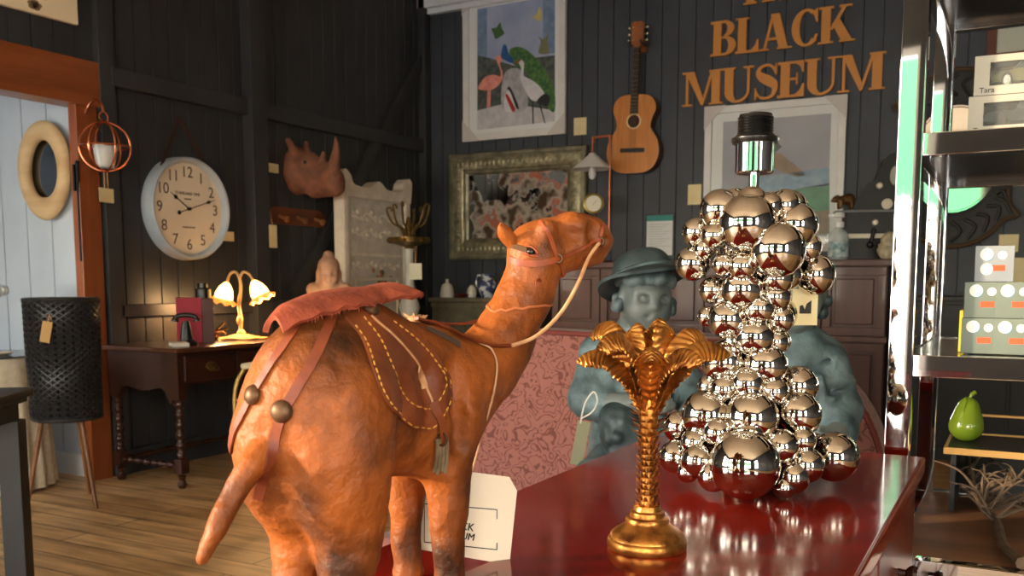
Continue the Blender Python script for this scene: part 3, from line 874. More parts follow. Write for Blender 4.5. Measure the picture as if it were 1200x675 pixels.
# ================================================================= chrome bubble lamp
chrome = mat('chrome', (205, 198, 188), .035, 1.0)
chrome2 = mat('bright_chrome', (226, 226, 226), .03, 1.0)
LD = 1.60
lc = P(882, 574, d=LD); lc.z = TZ
lx = (P(884, 200, d=LD) - lc).dot(RT)
lamp = thing('bubble_lamp', 'tall chrome lamp base made of bubbles, without its shade', 'lamp', lc, YAW)
ls = LD / 1107
SP = [(844, 246, 20), (876, 262, 29), (911, 293, 31), (901, 242, 14), (919, 241, 16), (881, 236, 15), (932, 264, 22), (816, 272, 14), (837, 276, 13), (812, 309, 17), (954.6, 322, 20),
      (848, 310, 11), (870, 312, 14), (836, 340, 14), (870, 339, 21), (911, 326, 16), (909, 348, 15), (890, 362, 15), (853, 374, 20), (914, 374, 14), (884, 395, 20), (909, 401, 13),
      (829, 371, 10), (848, 424, 22), (897, 428, 22), (831, 453, 12), (849, 456, 14), (876, 450, 17), (935, 452, 20), (907, 459, 15),
      (828, 486, 25), (881, 489, 27), (935, 485, 23), (796, 500, 16), (841, 507, 15), (814, 518, 14), (792, 535, 17), (818, 539, 17), (873, 544, 40), (915, 523, 18), (940, 516, 14), (945, 545, 18),
      (977, 535, 25), (929, 559, 17), (919, 572, 12), (836, 558, 16), (806, 553, 11), (862, 236, 13), (866, 290, 16), (889, 318, 14), (862, 402, 14), (878, 424, 13), (868, 470, 14), (905, 480, 14), (900, 560, 16), (826, 292, 11), (946, 290, 14),
      (856, 508, 15), (850, 354, 12), (895, 340, 12)]
PW = [(236, 50), (270, 68), (310, 62), (340, 48), (375, 46), (400, 42), (430, 48), (455, 58), (490, 80), (520, 94), (545, 104), (580, 100)]
mk = bmesh.new(); bmesh.ops.create_uvsphere(mk, u_segments=32, v_segments=20, radius=1)
ballme = bpy.data.meshes.new('bubble'); mk.to_mesh(ballme); mk.free(); finish(ballme); ballme.materials.append(chrome)
def bubble(x, y, z, r):
    o = bpy.data.objects.new('bubble', ballme); C.objects.link(o); o.parent = lamp; o.location = (x, y, max(z, r + .0005)); o.scale = (r, r, r)
cnt = 0
for i, (px, py, r) in enumerate(SP):
    wdt = float(np.interp(py, [q[0] for q in PW], [q[1] for q in PW])); dx = px - 888
    dep = -math.sqrt(max(wdt ** 2 - dx * dx, 0)) * .85 + (r * .55 if r < 30 else 0)
    if i >= 47: dep = dep * .35
    q = P(px, py, d=LD + dep * ls) - lc; k = (LD + dep * ls) / LD
    X, Y, Z = q.dot(RT), q.dot(FW), q.z
    bubble(X, Y, Z, r * ls * k * (1.2 if r < 30 else 1.06)); cnt += 1
    if i < 47 and i % 2 == 0 and abs(dx) < wdt: bubble(-X * .8, -Y * .9 + .01, Z + .006, r * ls * 1.1); cnt += 1
random.seed(31)
for i in range(18):
    h = .05 + .40 * i / 18; a = random.uniform(0, 6.28); wd_ = float(np.interp(330 + (.35 - h) / ls, [q[0] for q in PW], [q[1] for q in PW])) * ls * .55
    bubble(math.cos(a) * wd_, math.sin(a) * wd_, h, random.uniform(.02, .028))
B().lathe(sc_ := [(0, .0), (.05, .0), (.04, .12), (.035, .2), (.032, .35), (.04, .42), (.03, .48), (0, .49)], 20).to('core', mat('lamp_core', (60, 56, 52), .3, .9), lamp)
def zl(py): return (EYE - TZ) - (py - 330) * ls
ML = frame((lx, 0, 0))
B().lathe([(0, zl(226)), (6.2 * ls, zl(226)), (6.2 * ls, zl(200)), (0, zl(200))], 24, ML).to('stem', chrome2, lamp)
B().lathe([(0, zl(206)), (20 * ls, zl(206)), (22 * ls, zl(204)), (22 * ls, zl(170)), (0, zl(170))], 40, ML).to('socket_cup', chrome2, lamp)
bl = mat('black_plastic', (16, 16, 17), .3)
prof = [(0, zl(172)), (25 * ls, zl(172)), (27 * ls, zl(169)), (27 * ls, zl(166)), (22 * ls, zl(163))]
for k in range(7):
    y = 161 - k * 3; prof += [(20.5 * ls, zl(y)), (18.8 * ls, zl(y - 1.5))]
prof += [(18.5 * ls, zl(139)), (15 * ls, zl(138)), (14 * ls, zl(150)), (0, zl(150))]
B().lathe(prof, 40, ML).to('socket_ring', bl, lamp)
tg2 = thing('price_tag', 'cream tag with a dark emblem hanging behind the bubble lamp', 'tag', P(943, 360, d=1.62), YAW)
B().box((0, 0, 0), (.044, .0012, .062)).to('card', cream_card, tg2)
b = B(); b.prism([(-.009, -.011), (.011, -.011), (.011, .012), (.003, .006), (.0, -.004), (-.004, .004), (-.009, .002)], -.0015, -.0007); b.to('emblem', ink, tg2)
B().tube([(-.004, 0, .03), (-.008, .002, .05), (-.02, .0, .07)], .0008, 5).to('string', cord, tg2)
# ================================================================= settee and the two seated statues
pink = fabric_squiggle('settee_fabric', (150, 96, 86), (110, 60, 53), 21)
UA, UB2, SV = -1.87, -.335, 3.0
swd = (UB2 - UA) / 2
settee = thing('settee', 'pink patterned settee with rounded back, two child statues seated on it', 'settee', ((UA + UB2) / 2, SV, 0))
def backprof(off=0.0, z0=.06):
    pts = []; h = .93 - off; r = .36
    pts += [(-swd + off, z0)]
    for i in range(11): a = PI - i / 10 * PI / 2; pts.append((-swd + off + r + r * math.cos(a), h - r * .75 + r * .75 * math.sin(a)))
    r2 = .42
    for i in range(13): a = PI / 2 - i / 12 * PI / 2; pts.append((swd - off - r2 + r2 * math.cos(a), h - r2 + r2 * math.sin(a) - .02))
    pts.append((swd - off, z0)); return pts
b = B(); b.prism(backprof(), -.0, .13); b.to('back', pink, settee)
bm = settee.children[0]
b = B(); b.tube([(x, -.004, z) for x, z in backprof(.008)], .009, 6, caps=True); b.to('piping', mat('settee_piping', (120, 56, 50), .8), settee)
B().box2((-swd + .03, -.62, .15), (swd - .03, 0, .28), .045, 4).to('seat', pink, settee)
B().box2((-swd + .01, -.60, .06), (swd - .01, 0, .15), .01).to('base', pink, settee)
for x in (-1, 1):
    for y in (-.55, .08): B().lathe([(.014, 0), (.022, .03), (.026, .06), (0, .06)], 14, frame((x * (swd - .07), y, 0))).to('leg', mat('settee_leg', (44, 26, 18), .4), settee)

patina = mat('blue_patina', (42, 58, 64), .5, .15, col2=(116, 140, 146), vs=13, bump=.5, bs=40, lo=.28, hi=.78, det=9)
patina_skin = mat('grey_patina', (80, 92, 94), .48, .15, col2=(120, 128, 126), vs=9, bump=.05, bs=40)
patina_dark = mat('dark_patina', (34, 46, 50), .5, .25, col2=(74, 92, 96), vs=12, bump=.12, bs=60)

def hand(a, b, sp, curl=.25, n='+'):
    """palm at a pointing to b with five separate bent fingers; sp = sideways vector, thumb on its + side"""
    a, b, sp = Vector(a), Vector(b), Vector(sp).normalized(); ax = (b - a); L = ax.length; ax.normalize(); up = ax.cross(sp).normalized()
    r = L * .105
    pr = [K(a, a + ax * L * .48, L * .19, L * .2, .012), K(a + ax * L * .3 - sp * L * .12, a + ax * L * .5 - sp * L * .14, L * .15, L * .13, .01), K(a + ax * L * .3 + sp * L * .1, a + ax * L * .5 + sp * L * .12, L * .15, L * .13, .01)]
    for k, ln in enumerate((.42, .52, .48, .38)):
        o = a + ax * L * .5 + sp * L * (.2 - .135 * k); m = o + ax * L * ln * .55 - up * L * curl * .25; e = m + ax * L * ln * .4 - up * L * curl * .6
        pr += [K(o, m, r, r * .9, .004), K(m, e, r * .9, r * .7, .004)]
    o = a + ax * L * .15 + sp * L * .2; m = o + ax * L * .22 + sp * L * .2 - up * L * .1; e = m + ax * L * .25 + sp * L * .05 - up * L * .1
    pr += [K(o, m, r * 1.25, r * 1.05, .008), K(m, e, r * 1.05, r * .8, .006)]
    return pr

def face(hc, rx, rz, yaw, roll=0.0):
    """head primitives: skull, jaw, brow, nose, lips, cheeks, eyes, ears (local axes, facing -y)"""
    R = Euler((0, roll, yaw)).to_matrix()
    def q(x, y, z): return Vector(hc) + R @ Vector((x * rx, y * rx, z * rz))
    e = (0, roll, yaw)
    pr = [E(q(0, .15, .12), (rx * .98, rx * 1.12, rz * .95), e), E(q(0, -.25, -.35), (rx * .80, rx * .72, rz * .62), e), E(q(0, -.62, -.82), (rx * .3, rx * .28, rz * .2), e, .03),
          E(q(-.42, -.62, -.34), (rx * .34, rx * .3, rz * .28), e, .03), E(q(.42, -.62, -.34), (rx * .34, rx * .3, rz * .28), e, .03),
          K(q(-.6, -.72, .16), q(-.16, -.93, .13), rx * .1, rx * .1, .025), K(q(.6, -.72, .16), q(.16, -.93, .13), rx * .1, rx * .1, .025),
          E(q(-.37, -.86, -.02), (rx * .2, rx * .16, rz * .11), e, .014, '-'), E(q(.37, -.86, -.02), (rx * .2, rx * .16, rz * .11), e, .014, '-'),
          E(q(-.36, -.76, -.03), (rx * .165, rx * .14, rz * .09), e, .004), E(q(.36, -.76, -.03), (rx * .165, rx * .14, rz * .09), e, .004),
          K(q(0, -.92, .08), q(0, -1.08, -.24), rx * .085, rx * .13, .014), E(q(-.12, -1.0, -.27), rx * .085, None, .01), E(q(.12, -1.0, -.27), rx * .085, None, .01),
          K(q(-.24, -.86, -.5), q(0, -.97, -.53), rx * .055, rx * .085, .008), K(q(.24, -.86, -.5), q(0, -.97, -.53), rx * .055, rx * .085, .008),
          K(q(-.17, -.86, -.6), q(.17, -.86, -.6), rx * .08, rx * .08, .008), K(q(-.28, -.93, -.555), q(.28, -.93, -.555), rx * .025, rx * .025, .006, '-'),
          E(q(-1.0, .12, -.05), (rx * .12, rx * .2, rz * .24), e, .012), E(q(1.0, .12, -.05), (rx * .12, rx * .2, rz * .24), e, .012)]
    return pr

# ---- boy in the brimmed hat
bd = 2.75; s = bd / 1107
bl0 = P(740, 500, d=bd); bl0.z = 0
boy = thing('boy_statue', 'blue grey bronze statue of a seated child in a brimmed hat', 'statue', bl0, YAW)
def L_(px, py, dy=0.0): return Vector(((px - 740) * s, dy, EYE - (py - 330) * s))
hd = L_(753, 349, -.03)
pr = face(hd, .074, .098, .22, .06)
pr += [K(L_(746, 372, .01), L_(742, 405, .02), .046, .052)]
pr += [K(L_(742, 400, .02), L_(738, 470, .02), .07, .08)]
pr += chain([L_(700, 420, 0), L_(688, 466, -.05), L_(720, 468, -.13), L_(742, 463, -.16)], [.04, .037, .033, .024])
pr += hand(L_(744, 463, -.165), L_(774, 468, -.2), (0, -.1, 1), .35)
pr += chain([L_(785, 420, 0), L_(806, 462, -.06), L_(802, 472, -.15), L_(796, 472, -.18)], [.04, .037, .03, .024])
pr += hand(L_(800, 470, -.18), L_(774, 482, -.22), (0, -.3, 1), .35)
blob('body', pr, .0065, patina_skin, boy, k=.028)
tun = [K(L_(740, 412, .02), L_(738, 470, .02), .086, .102), K(L_(738, 470, .02), L_(738, 535, .0), .102, .13), K(L_(704, 414, .02), L_(779, 414, .02), .055, .055),
       K(L_(699, 418, .0), L_(687, 466, -.045), .056, .055), K(L_(687, 466, -.045), L_(703, 470, -.09), .054, .046), K(L_(784, 418, .0), L_(807, 462, -.05), .056, .055), K(L_(807, 462, -.05), L_(803, 471, -.12), .052, .044),
       E(L_(740, 402, .015), (.072, .066, .022))]
for i in range(7):
    x = 712 + i * 9; tun.append(K(L_(x, 432 + (i % 2) * 14, -.075), L_(x + (i - 3) * 2, 522, -.115), .009, .012, .02))
for i in range(4): tun.append(K(L_(676 + i * 2, 436 + i * 11, -.05), L_(704, 432 + i * 12, -.075), .007, .006, .012))
tun.append(K(L_(740, 404, .02), L_(746, 380, .01), .058, .05, .004, '-'))
blob('tunic', tun, .0065, patina, boy, k=.03, noise=.003, nscale=34)
tr = [E(L_(740, 628, 0), (.15, .135, .085)), K(L_(740, 540, 0), L_(740, 612, 0), .11, .125), K(L_(722, 540, -.03), L_(690, 552, -.22), .078, .066), K(L_(690, 552, -.22), L_(672, 735, -.27), .064, .045),
      K(L_(760, 545, -.03), L_(782, 560, -.23), .078, .066), K(L_(782, 560, -.23), L_(786, 735, -.27), .064, .045)]
for i in range(6): tr.append(K(L_(668 + i * 8, 556 - i * 3, -.255 + i * .012), L_(652 + i * 8, 640, -.28 + i * .01), .009, .008, .01))
blob('trousers', tr, .007, patina, boy, k=.03)
for x in (671, 787): blob('shoe', [K(L_(x, 745, -.27), L_(x - 4, 750, -.37), .046, .042)], .007, patina_dark, boy, k=.02)
fur = [E(L_(720, 498, -.17), (.062, .055, .07)), E(L_(728, 520, -.18), (.058, .05, .055)), E(L_(712, 480, -.16), (.042, .04, .04))]
for i in range(70):
    a, c = random.uniform(0, 6.28), random.uniform(-1, 1)
    fur.append(E(L_(721 + 24 * math.cos(a) * math.sqrt(1 - c * c), 503 - 30 * c, -.17 + .055 * math.sin(a) * math.sqrt(1 - c * c) * 1.0), .012, None, .008))
blob('furry_bundle', fur, .006, patina_dark, boy, k=.02)
hr = []
for i in range(110):
    a = random.uniform(0, 2 * PI); el = random.uniform(.1, .62)
    if a > PI: a -= 2 * PI
    if -2.8 < a < -.35: el = random.uniform(.42, .66)
    R = Euler((0, .06, .22)).to_matrix()
    p = hd + R @ Vector((math.cos(a) * math.cos(el) * .08, .012 + math.sin(a) * math.cos(el) * .092, math.sin(el) * .108 - (.045 if el < .4 and not -2.8 < a < -.35 else 0)))
    hr.append(E(p, (random.uniform(.011, .018), .014, random.uniform(.012, .018)), (random.random(), random.random(), 0), .009))
blob('hair', hr, .0042, mat('hair_patina', (52, 66, 70), .5, .15, col2=(104, 122, 126), vs=20), boy, k=.005)
hat = bpy.data.objects.new('hat_pivot', None)
bpy.data.objects.remove(hat)
HM = Matrix.Translation(hd + Vector((-.004, .022, .056))) @ Euler((-.30, -.20, 0)).to_matrix().to_4x4()
prof = []
b = B()
def hatf(a, c):
    th = 2 * PI * a
    if c < .45:
        q = c / .45; r = .138 - .052 * q; z = -.012 + .022 * q + .012 * math.sin(th * 2 + 1) * (1 - q)
    else:
        q = (c - .45) / .55; r = .086 * math.cos(q * PI / 2) ** .5; z = .01 + .066 * math.sin(q * PI / 2)
    return HM @ Vector((math.cos(th) * r, math.sin(th) * r * 1.02, z))
b.sheet(56, 22, hatf, .009, True); ht = b.to('hat', patina_dark, boy, 70)
b = B(); b.tube([HM @ Vector((math.cos(2 * PI * i / 40) * .09, math.sin(2 * PI * i / 40) * .0915, .014)) for i in range(40)], .007, 6, True); b.to('hat_band', patina, ht)
tg3 = thing('swing_tag', 'small grey green tag on a white cord hanging from the child statue\'s sleeve', 'tag', P(680, 511, d=2.58), YAW)
b = B(); b.box((0, 0, -.02), (.035, .0015, .125), (0, .18, 0)); b.to('card', mat('grey_green_card', (128, 130, 104), .7), tg3)
b = B(); b.tube(vs([(0, 0, .035), (.012, .0, .09), (.035, -.01, .125), (.045, -.02, .10), (.03, -.02, .07), (.0, -.01, .05)], 6), .0022, 6); b.to('cord', mat('white_cord', (200, 200, 190), .8), tg3)

# ---- second statue, mostly behind the bubble lamp
gd = 2.55; s2 = gd / 1107
gl0 = P(925, 500, d=gd); gl0.z = 0
girl = thing('child_statue', 'blue grey bronze seated child statue half hidden behind the chrome lamp', 'statue', gl0, YAW)
def G_(px, py, dy=0.0): return Vector(((px - 925) * s2, dy, EYE - (py - 330) * s2))
gh = G_(926, 345, -.02)
pr = face(gh, .07, .094, -.3)
pr += [K(G_(924, 366, .01), G_(924, 405, .02), .046, .06), K(G_(924, 405, .02), G_(924, 470, .02), .075, .085)]
pr += chain([G_(975, 425, 0), G_(985, 480, -.04), G_(958, 500, -.15), G_(945, 500, -.18)], [.042, .038, .032, .024])
pr += hand(G_(944, 500, -.18), G_(915, 506, -.21), (0, -.2, 1), .35)
pr += chain([G_(876, 425, 0), G_(866, 480, -.04), G_(892, 502, -.14), G_(902, 506, -.17)], [.042, .038, .032, .024])
pr += hand(G_(902, 506, -.175), G_(930, 514, -.2), (0, -.2, 1), .35)
blob('body', pr, .0065, patina_skin, girl, k=.028)
tun = [K(G_(926, 416, .02), G_(926, 480, .02), .098, .11), K(G_(926, 480, .02), G_(926, 540, 0), .11, .135), K(G_(888, 424, .02), G_(962, 424, .02), .066, .066),
       K(G_(964, 428, .0), G_(976, 480, -.04), .064, .06), K(G_(976, 480, -.04), G_(966, 500, -.12), .058, .05), K(G_(884, 428, .0), G_(872, 480, -.04), .062, .058), K(G_(872, 480, -.04), G_(890, 502, -.1), .056, .048),
       E(G_(925, 397, .015), (.075, .068, .03))]
for i in range(6): tun.append(K(G_(990 - i, 444 + i * 12, -.06), G_(960, 452 + i * 11, -.105), .007, .006, .014))
for i in range(5): tun.append(K(G_(905 + i * 11, 440, -.088), G_(900 + i * 13, 530, -.12), .008, .012, .02))
tun.append(K(G_(925, 392, .01), G_(925, 370, .0), .056, .05, .004, '-'))
tun.append(K(G_(918, 446, -.115), G_(972, 414, -.04), .0045, .0045, .006, '-'))
blob('tunic', tun, .0065, patina, girl, k=.03, noise=.003, nscale=34)
tr = [E(G_(925, 650, 0), (.15, .135, .085)), K(G_(925, 560, 0), G_(925, 635, 0), .11, .125), K(G_(905, 555, -.03), G_(890, 570, -.22), .078, .066), K(G_(890, 570, -.22), G_(885, 760, -.27), .064, .045),
      K(G_(945, 555, -.03), G_(962, 570, -.22), .078, .066), K(G_(962, 570, -.22), G_(966, 760, -.27), .064, .045)]
blob('trousers', tr, .008, patina, girl, k=.03)
for x in (884, 967): blob('shoe', [K(G_(x, 776, -.27), G_(x, 780, -.37), .046, .042)], .008, patina_dark, girl, k=.02)
hr = []
for i in range(80):
    a = random.uniform(-.5, PI + .5); el = random.uniform(-.5, 1.4)
    hr.append(E(gh + Vector((math.cos(a) * math.cos(el) * .082, .02 + math.sin(a) * math.cos(el) * .09, math.sin(el) * .11)), .018, None, .01))
blob('hair', hr, .007, patina_dark, girl, k=.015)
# ================================================================= left wall and left side
LW = PI / 2
def wl(px, py, off=0.0): return P(px, py, u=UL + off)
def wb(px, py, off=0.0): return P(px, py, v=VB - off)
copper = mat('copper', (206, 126, 92), .25, 1.0)
brass = mat('aged_brass', (150, 124, 74), .35, .9, col2=(100, 80, 46), vs=40)
cream_p = mat('cream_plaster', (214, 206, 188), .7, col2=(190, 180, 158), vs=12)
walnut = wood('dark_walnut', (58, 28, 18), (36, 18, 12), 'y', 18, .3, coat=.2)
walnut_z = wood('dark_walnut_upright', (58, 28, 18), (36, 18, 12), 'z', 18, .3, coat=.2)
blackw = mat('black_lacquer', (20, 20, 22), .5)

# picture above the door
q = wl(44, 12)
pic = thing('canvas_picture', 'cream canvas with faint brown flowers, hung above the orange doorway', 'picture', (UL + .002, 3.02, 2.45), LW)
B().box2((-.75, -.03, 0), (.41, -.002, .7), .003).to('canvas', mat('canvas_cream', (246, 230, 196), .8, col2=(238, 220, 184), vs=3), pic)
fl = mat('faded_brown_paint', (140, 116, 84), .8)
for cx_, cz in ((.2, .1), (.05, .22), (-.15, .12), (.16, .04), (-.35, .3), (-.5, .15)):
    b = B()
    for k in range(5):
        a = k * 1.256 + cx_ * 9; b.prism([(cx_ + math.cos(a) * .02 + math.cos(t) * .022, cz + math.sin(a) * .014 + math.sin(t) * .013) for t in [i * PI / 4 for i in range(8)]], -.0318, -.0301 - .0002 * k)
    b.to('painted_flower', fl, pic)

# ring mirror on the annex wall
q = P(52, 199, v=3.44)
rm = thing('ring_mirror', 'oval mirror in a wide pale wooden ring on the white wall beyond the doorway', 'mirror', (q.x, 3.475, q.z))
b = B(); n = 40
def ringf(a, c):
    th = a * 2 * PI; t = c * 2 * PI; rr = .185 + .05 * math.cos(t) * (1 + .08 * math.sin(th * 3)); return Vector((math.cos(th) * rr * .92, -.035 + .03 * math.sin(t), math.sin(th) * rr * 1.16))
b.sheet(48, 17, ringf, .001, True); b.to('ring', wood('pale_ring_wood', (206, 178, 136), (174, 140, 96), 'x', 12, .6), rm)
B().prism([(math.cos(t) * .15, math.sin(t) * .19) for t in [i * PI / 20 for i in range(40)]], -.012, -.002).to('mirror_glass', mirror_mat('ring_mirror_glass', tint=(120, 124, 128)), rm)

# copper globe lantern on the jamb
q = P(123, 172, u=UL + .17)
ln = thing('globe_lantern', 'copper hoop globe lantern with a glass candle cup hung beside the doorway', 'lantern', q, LW)
R0 = .128
b = B()
for k in range(3):
    a = k * PI / 3 + .25
    b.tube([(math.cos(t) * math.cos(a) * R0, math.cos(t) * math.sin(a) * R0, math.sin(t) * R0) for t in [i * PI / 24 for i in range(48)]], .0055, 8, True)
b.tube([(math.cos(t) * R0, math.sin(t) * R0, 0) for t in [i * PI / 24 for i in range(48)]], .005, 8, True); b.to('hoop', copper, ln)
B().lathe([(.0, -.11), (.045, -.11), (.047, -.1), (.066, .01), (.063, .01), (.044, -.095), (0, -.095)], 28).to('glass_cup', glass_mat('cup_glass', alpha=.3), ln)
B().lathe([(0, -.094), (.028, -.094), (.028, -.03), (0, -.03)], 20).to('candle', cream_p, ln)
b = B(); b.tube([(math.cos(t) * .026, 0, R0 + .026 + math.sin(t) * .026) for t in [i * PI / 10 for i in range(20)]], .0045, 8, True); b.to('hanging_ring', copper, ln)
b = B(); b.tube(vs([(0, 0, R0 + .05), (0, .01, R0 + .09), (0, .06, R0 + .12), (0, .12, R0 + .09), (0, .16, R0 + .0), (0, .162, -.18)], 6), .007, 8); b.box((0, .166, -.03), (.03, .006, .34), None, .002); b.to('bracket', copper, ln)
q2 = P(125, 229, u=UL + .17)
tg = thing('price_tag', 'cream card tag dangling below the copper globe lantern', 'tag', q2, LW + .25)
B().box((0, 0, 0), (.115, .0016, .075)).to('card', cream_card, tg)
gap = q.z - R0 - q2.z
B().tube([(-.015, 0, .03), (-.012, 0, gap - .004), (.012, 0, gap - .004), (.015, 0, .03)], .002, 5).to('string', cord, tg)

# clock
ca, cb = wl(209, 186), wl(209, 303); cz = (ca.z + cb.z) / 2
cl = thing('wall_clock', 'round off-white wall clock hung by a brown strap, reading twelve past ten', 'clock', (UL, 4.12, cz), LW)
RC = .335
rimm = mat('clock_rim', (176, 188, 200), .4, col2=(158, 170, 182), vs=6)
MC = frame((0, 0, 0), (PI / 2, 0, 0))
RCZ = .30; KX = .325 / .30
def CM(): return Matrix.Diagonal((1.0, 1, 1, 1)) @ MC
b = B(); b.lathe([(.27, .012), (.27, .05), (.285, .085), (.297, .088), (.305, .075), (.308, .0), (.27, .0)], 64, CM(), cap=False); b.to('rim', rimm, cl)
face_m = mat('clock_face', (226, 216, 196), .55, col2=(216, 204, 182), vs=3)
dial = B(); dial.lathe([(0, .0), (.275, .0), (.275, .046), (0, .046)], 64, CM()); dial = dial.to('dial', face_m, cl)
numm = mat('clock_numeral', (96, 84, 74), .6)
for k in range(1, 13):
    a = PI / 2 - k * PI / 6
    text(str(k), .092, numm, dial, 'numeral', (math.cos(a) * .215, -.0475, math.sin(a) * .215))
text('STANDARD TIME', .025, numm, dial, 'lettering', (0, -.0475, .09))
for n_, z_ in ((5, .058), (9, -.11)):
    b = B(); b.box((0, -.0465, z_), (n_ * .011, .001, .0025))
    for i in range(n_): b.box(((i - (n_ - 1) / 2) * .011, -.0468, z_), (.006, .0012, .009))
    b.to('small_print', numm, dial)
hm = mat('clock_hand', (30, 26, 24), .5)
def clockhand(deg, l, tail, w, y):
    a = math.radians(90 - deg); d = Vector((math.cos(a), 0, math.sin(a))); t_ = Vector((-math.sin(a), 0, math.cos(a)))
    b = B()
    pl = [(-tail, w * .5), (l * .6, w * .4), (l * .72, w * 2.2), (l * .8, w * .5), (l, 0), (l * .8, -w * .5), (l * .72, -w * 2.2), (l * .6, -w * .4), (-tail, -w * .5)]
    b.prism([((d * x + t_ * z).x, (d * x + t_ * z).z) for x, z in pl], y - .0012, y + .0012)
    if tail > .03: b.cyl(-d * tail + Vector((0, y - .0015, 0)), -d * tail + Vector((0, y + .0015, 0)), .013, seg=16)
    b.to('hand', hm, cl)
clockhand(303, .165, .01, .0065, -.054); clockhand(72, .225, .085, .005, -.059)
B().cyl((0, -.066, 0), (0, -.046, 0), .01).to('pin', hm, cl)
ap = wl(207, 139); za = ap.z - cz; xa_ = ap.y - 4.12
sm = mat('brown_strap', (58, 34, 22), .6)
b = B()
for sg in (-1, 1):
    p_, q_ = Vector((xa_, -.012, za)), Vector((sg * .19, -.045, .235)); dd = q_ - p_
    b.box((p_ + q_) / 2, (dd.length, .004, .024), (0, -math.atan2(dd.z, dd.x), math.atan2(dd.y, abs(dd.x)) * (1 if dd.x > 0 else -1)))
b.cyl((xa_, -.03, za), (xa_, .0, za), .009, seg=10); b.to('strap', sm, cl)
for (px, py, lb) in ((267, 277, 'small cream card tag on the dark boards right of the clock'), (320, 197, 'small cream card tag left of the rhinoceros head')):
    q = wl(px, py, .002); o = B().box((0, -.002, 0), (.1, .003, .06)).to('price_tag', cream_card); o.location = q; o.rotation_euler = (0, 0, LW); tag(o, lb, 'tag')

# rhinoceros head
q = wl(346, 200)
terra = mat('terracotta', (138, 90, 68), .75, col2=(108, 70, 54), vs=12, bump=.15, bs=40)
rh = thing('rhino_head', 'terracotta rhinoceros head with two horns mounted on the dark wall', 'wall ornament', (UL, q.y, q.z), LW)
pr = [E((0, -.02, .0), (.14, .08, .19)), E((0, -.12, -.02), (.115, .15, .165)), E((0, -.25, -.06), (.085, .12, .12)), E((0, -.36, -.085), (.082, .09, .105)), E((0, -.41, -.10), (.07, .05, .075)),
      K((0, -.2, -.15), (0, -.4, -.16), .07, .055), E((-.07, -.15, .05), .035, None, .04), E((.07, -.15, .05), .035, None, .04),
      E((-.045, -.44, -.08), .014, None, .01, '-'), E((.045, -.44, -.08), .014, None, .01, '-')]
pr += chain([(0, -.38, .0), (0, -.405, .09), (0, -.415, .17), (0, -.405, .235)], [.05, .036, .02, .005], .03)
pr += chain([(0, -.27, .03), (0, -.285, .09), (0, -.285, .13)], [.04, .024, .006], .03)
pr += [K((-.08, -.05, .15), (-.105, -.03, .215), .032, .024, .02), K((.08, -.05, .15), (.105, -.03, .215), .032, .024, .02), E((-.115, -.06, .215), (.02, .018, .035), None, .01, '-'), E((.115, -.06, .215), (.02, .018, .035), None, .01, '-')]
rh.scale = (.88, .88, .88)
blob('head', pr, .008, terra, rh, k=.05, noise=.004, nscale=26)
b = B()
for sx in (-1, 1): b.ball((sx * .098, -.19, .04), .013, 10, 8)
b = B().ball((-.1, -.185, .045), .014, 10, 8).to('eye', mat('dark_eye', (30, 20, 16), .3), rh); B().ball((.1, -.185, .045), .014, 10, 8).to('eye', MATS['dark_eye'], rh)

# peg rail
q0, q1 = wl(310, 257), wl(378, 257)
pg = thing('peg_rail', 'brown wooden rail with three pegs below the rhinoceros head', 'coat rack', (UL, (q0.y + q1.y) / 2, 1.545), LW)
hl_ = (q1.y - q0.y) / 2
b = B(); b.prism([(-hl_, -.055), (hl_, -.055), (hl_, .03), (hl_ - .06, .06), (-hl_ + .06, .06), (-hl_, .03)], -.025, 0); b.to('board', wood('rail_wood', (120, 62, 34), (84, 42, 24), 'x', 14, .45), pg)
pegm = wood('peg_wood', (150, 100, 60), (112, 70, 42), 'y', 14, .45)
for x in (-.62, 0, .62): B().lathe([(.012, 0), (.013, .05), (.022, .07), (.022, .085), (.01, .09), (0, .091)], 14, frame((x * hl_, -.024, 0), (PI / 2 + .35, 0, 0))).to('peg', pegm, pg)
q = wl(320, 277, .09); tg = thing('price_tag', 'long cream tag hanging from the peg rail', 'tag', q, LW)
B().box((0, 0, 0), (.075, .002, .15)).to('card', cream_card, tg)
B().tube([(0, 0, .07), (-.01, .03, .165), (.01, .03, .165), (0, 0, .07)], .002, 5).to('string', cord, tg)

# carved white panel standing at the wall
wp = thing('carved_screen', 'tall carved white wooden screen with painted flowers standing at the left wall', 'screen', (UL + .16, 5.82, 0), LW)
whitew = mat('worn_white_wood', (236, 228, 212), .6, col2=(214, 204, 188), vs=10, bump=.05, bs=40)
whitef = mat('worn_white_field', (220, 213, 202), .65, col2=(200, 192, 178), vs=14, bump=.08, bs=50)
HW, HT = .385, 1.80
B().box2((-HW + .05, -.02, .1), (HW - .05, .02, HT - .05)).to('field', whitef, wp)
for sx in (-1, 1): B().box2((sx * HW - .032, -.05, 0), (sx * HW + .032, .05, HT + .02), .012).to('stile', whitew, wp)
top = [(-HW - .04, HT - .02)] + [tuple(q) for q in spline([(-HW - .05, HT + .07), (-HW - .01, HT + .10), (-HW + .05, HT + .06), (-HW + .09, HT + .0), (-.12, HT - .01), (-.04, HT + .03), (.0, HT + .045), (.04, HT + .03), (.12, HT - .01), (HW - .09, HT + .0), (HW - .05, HT + .06), (HW + .01, HT + .10), (HW + .05, HT + .07)], 5)] + [(HW + .04, HT - .02), (HW + .03, HT - .09), (-HW - .03, HT - .09)]
b = B(); b.prism(top, -.055, .05); b.to('crest', whitew, wp)
b = B()
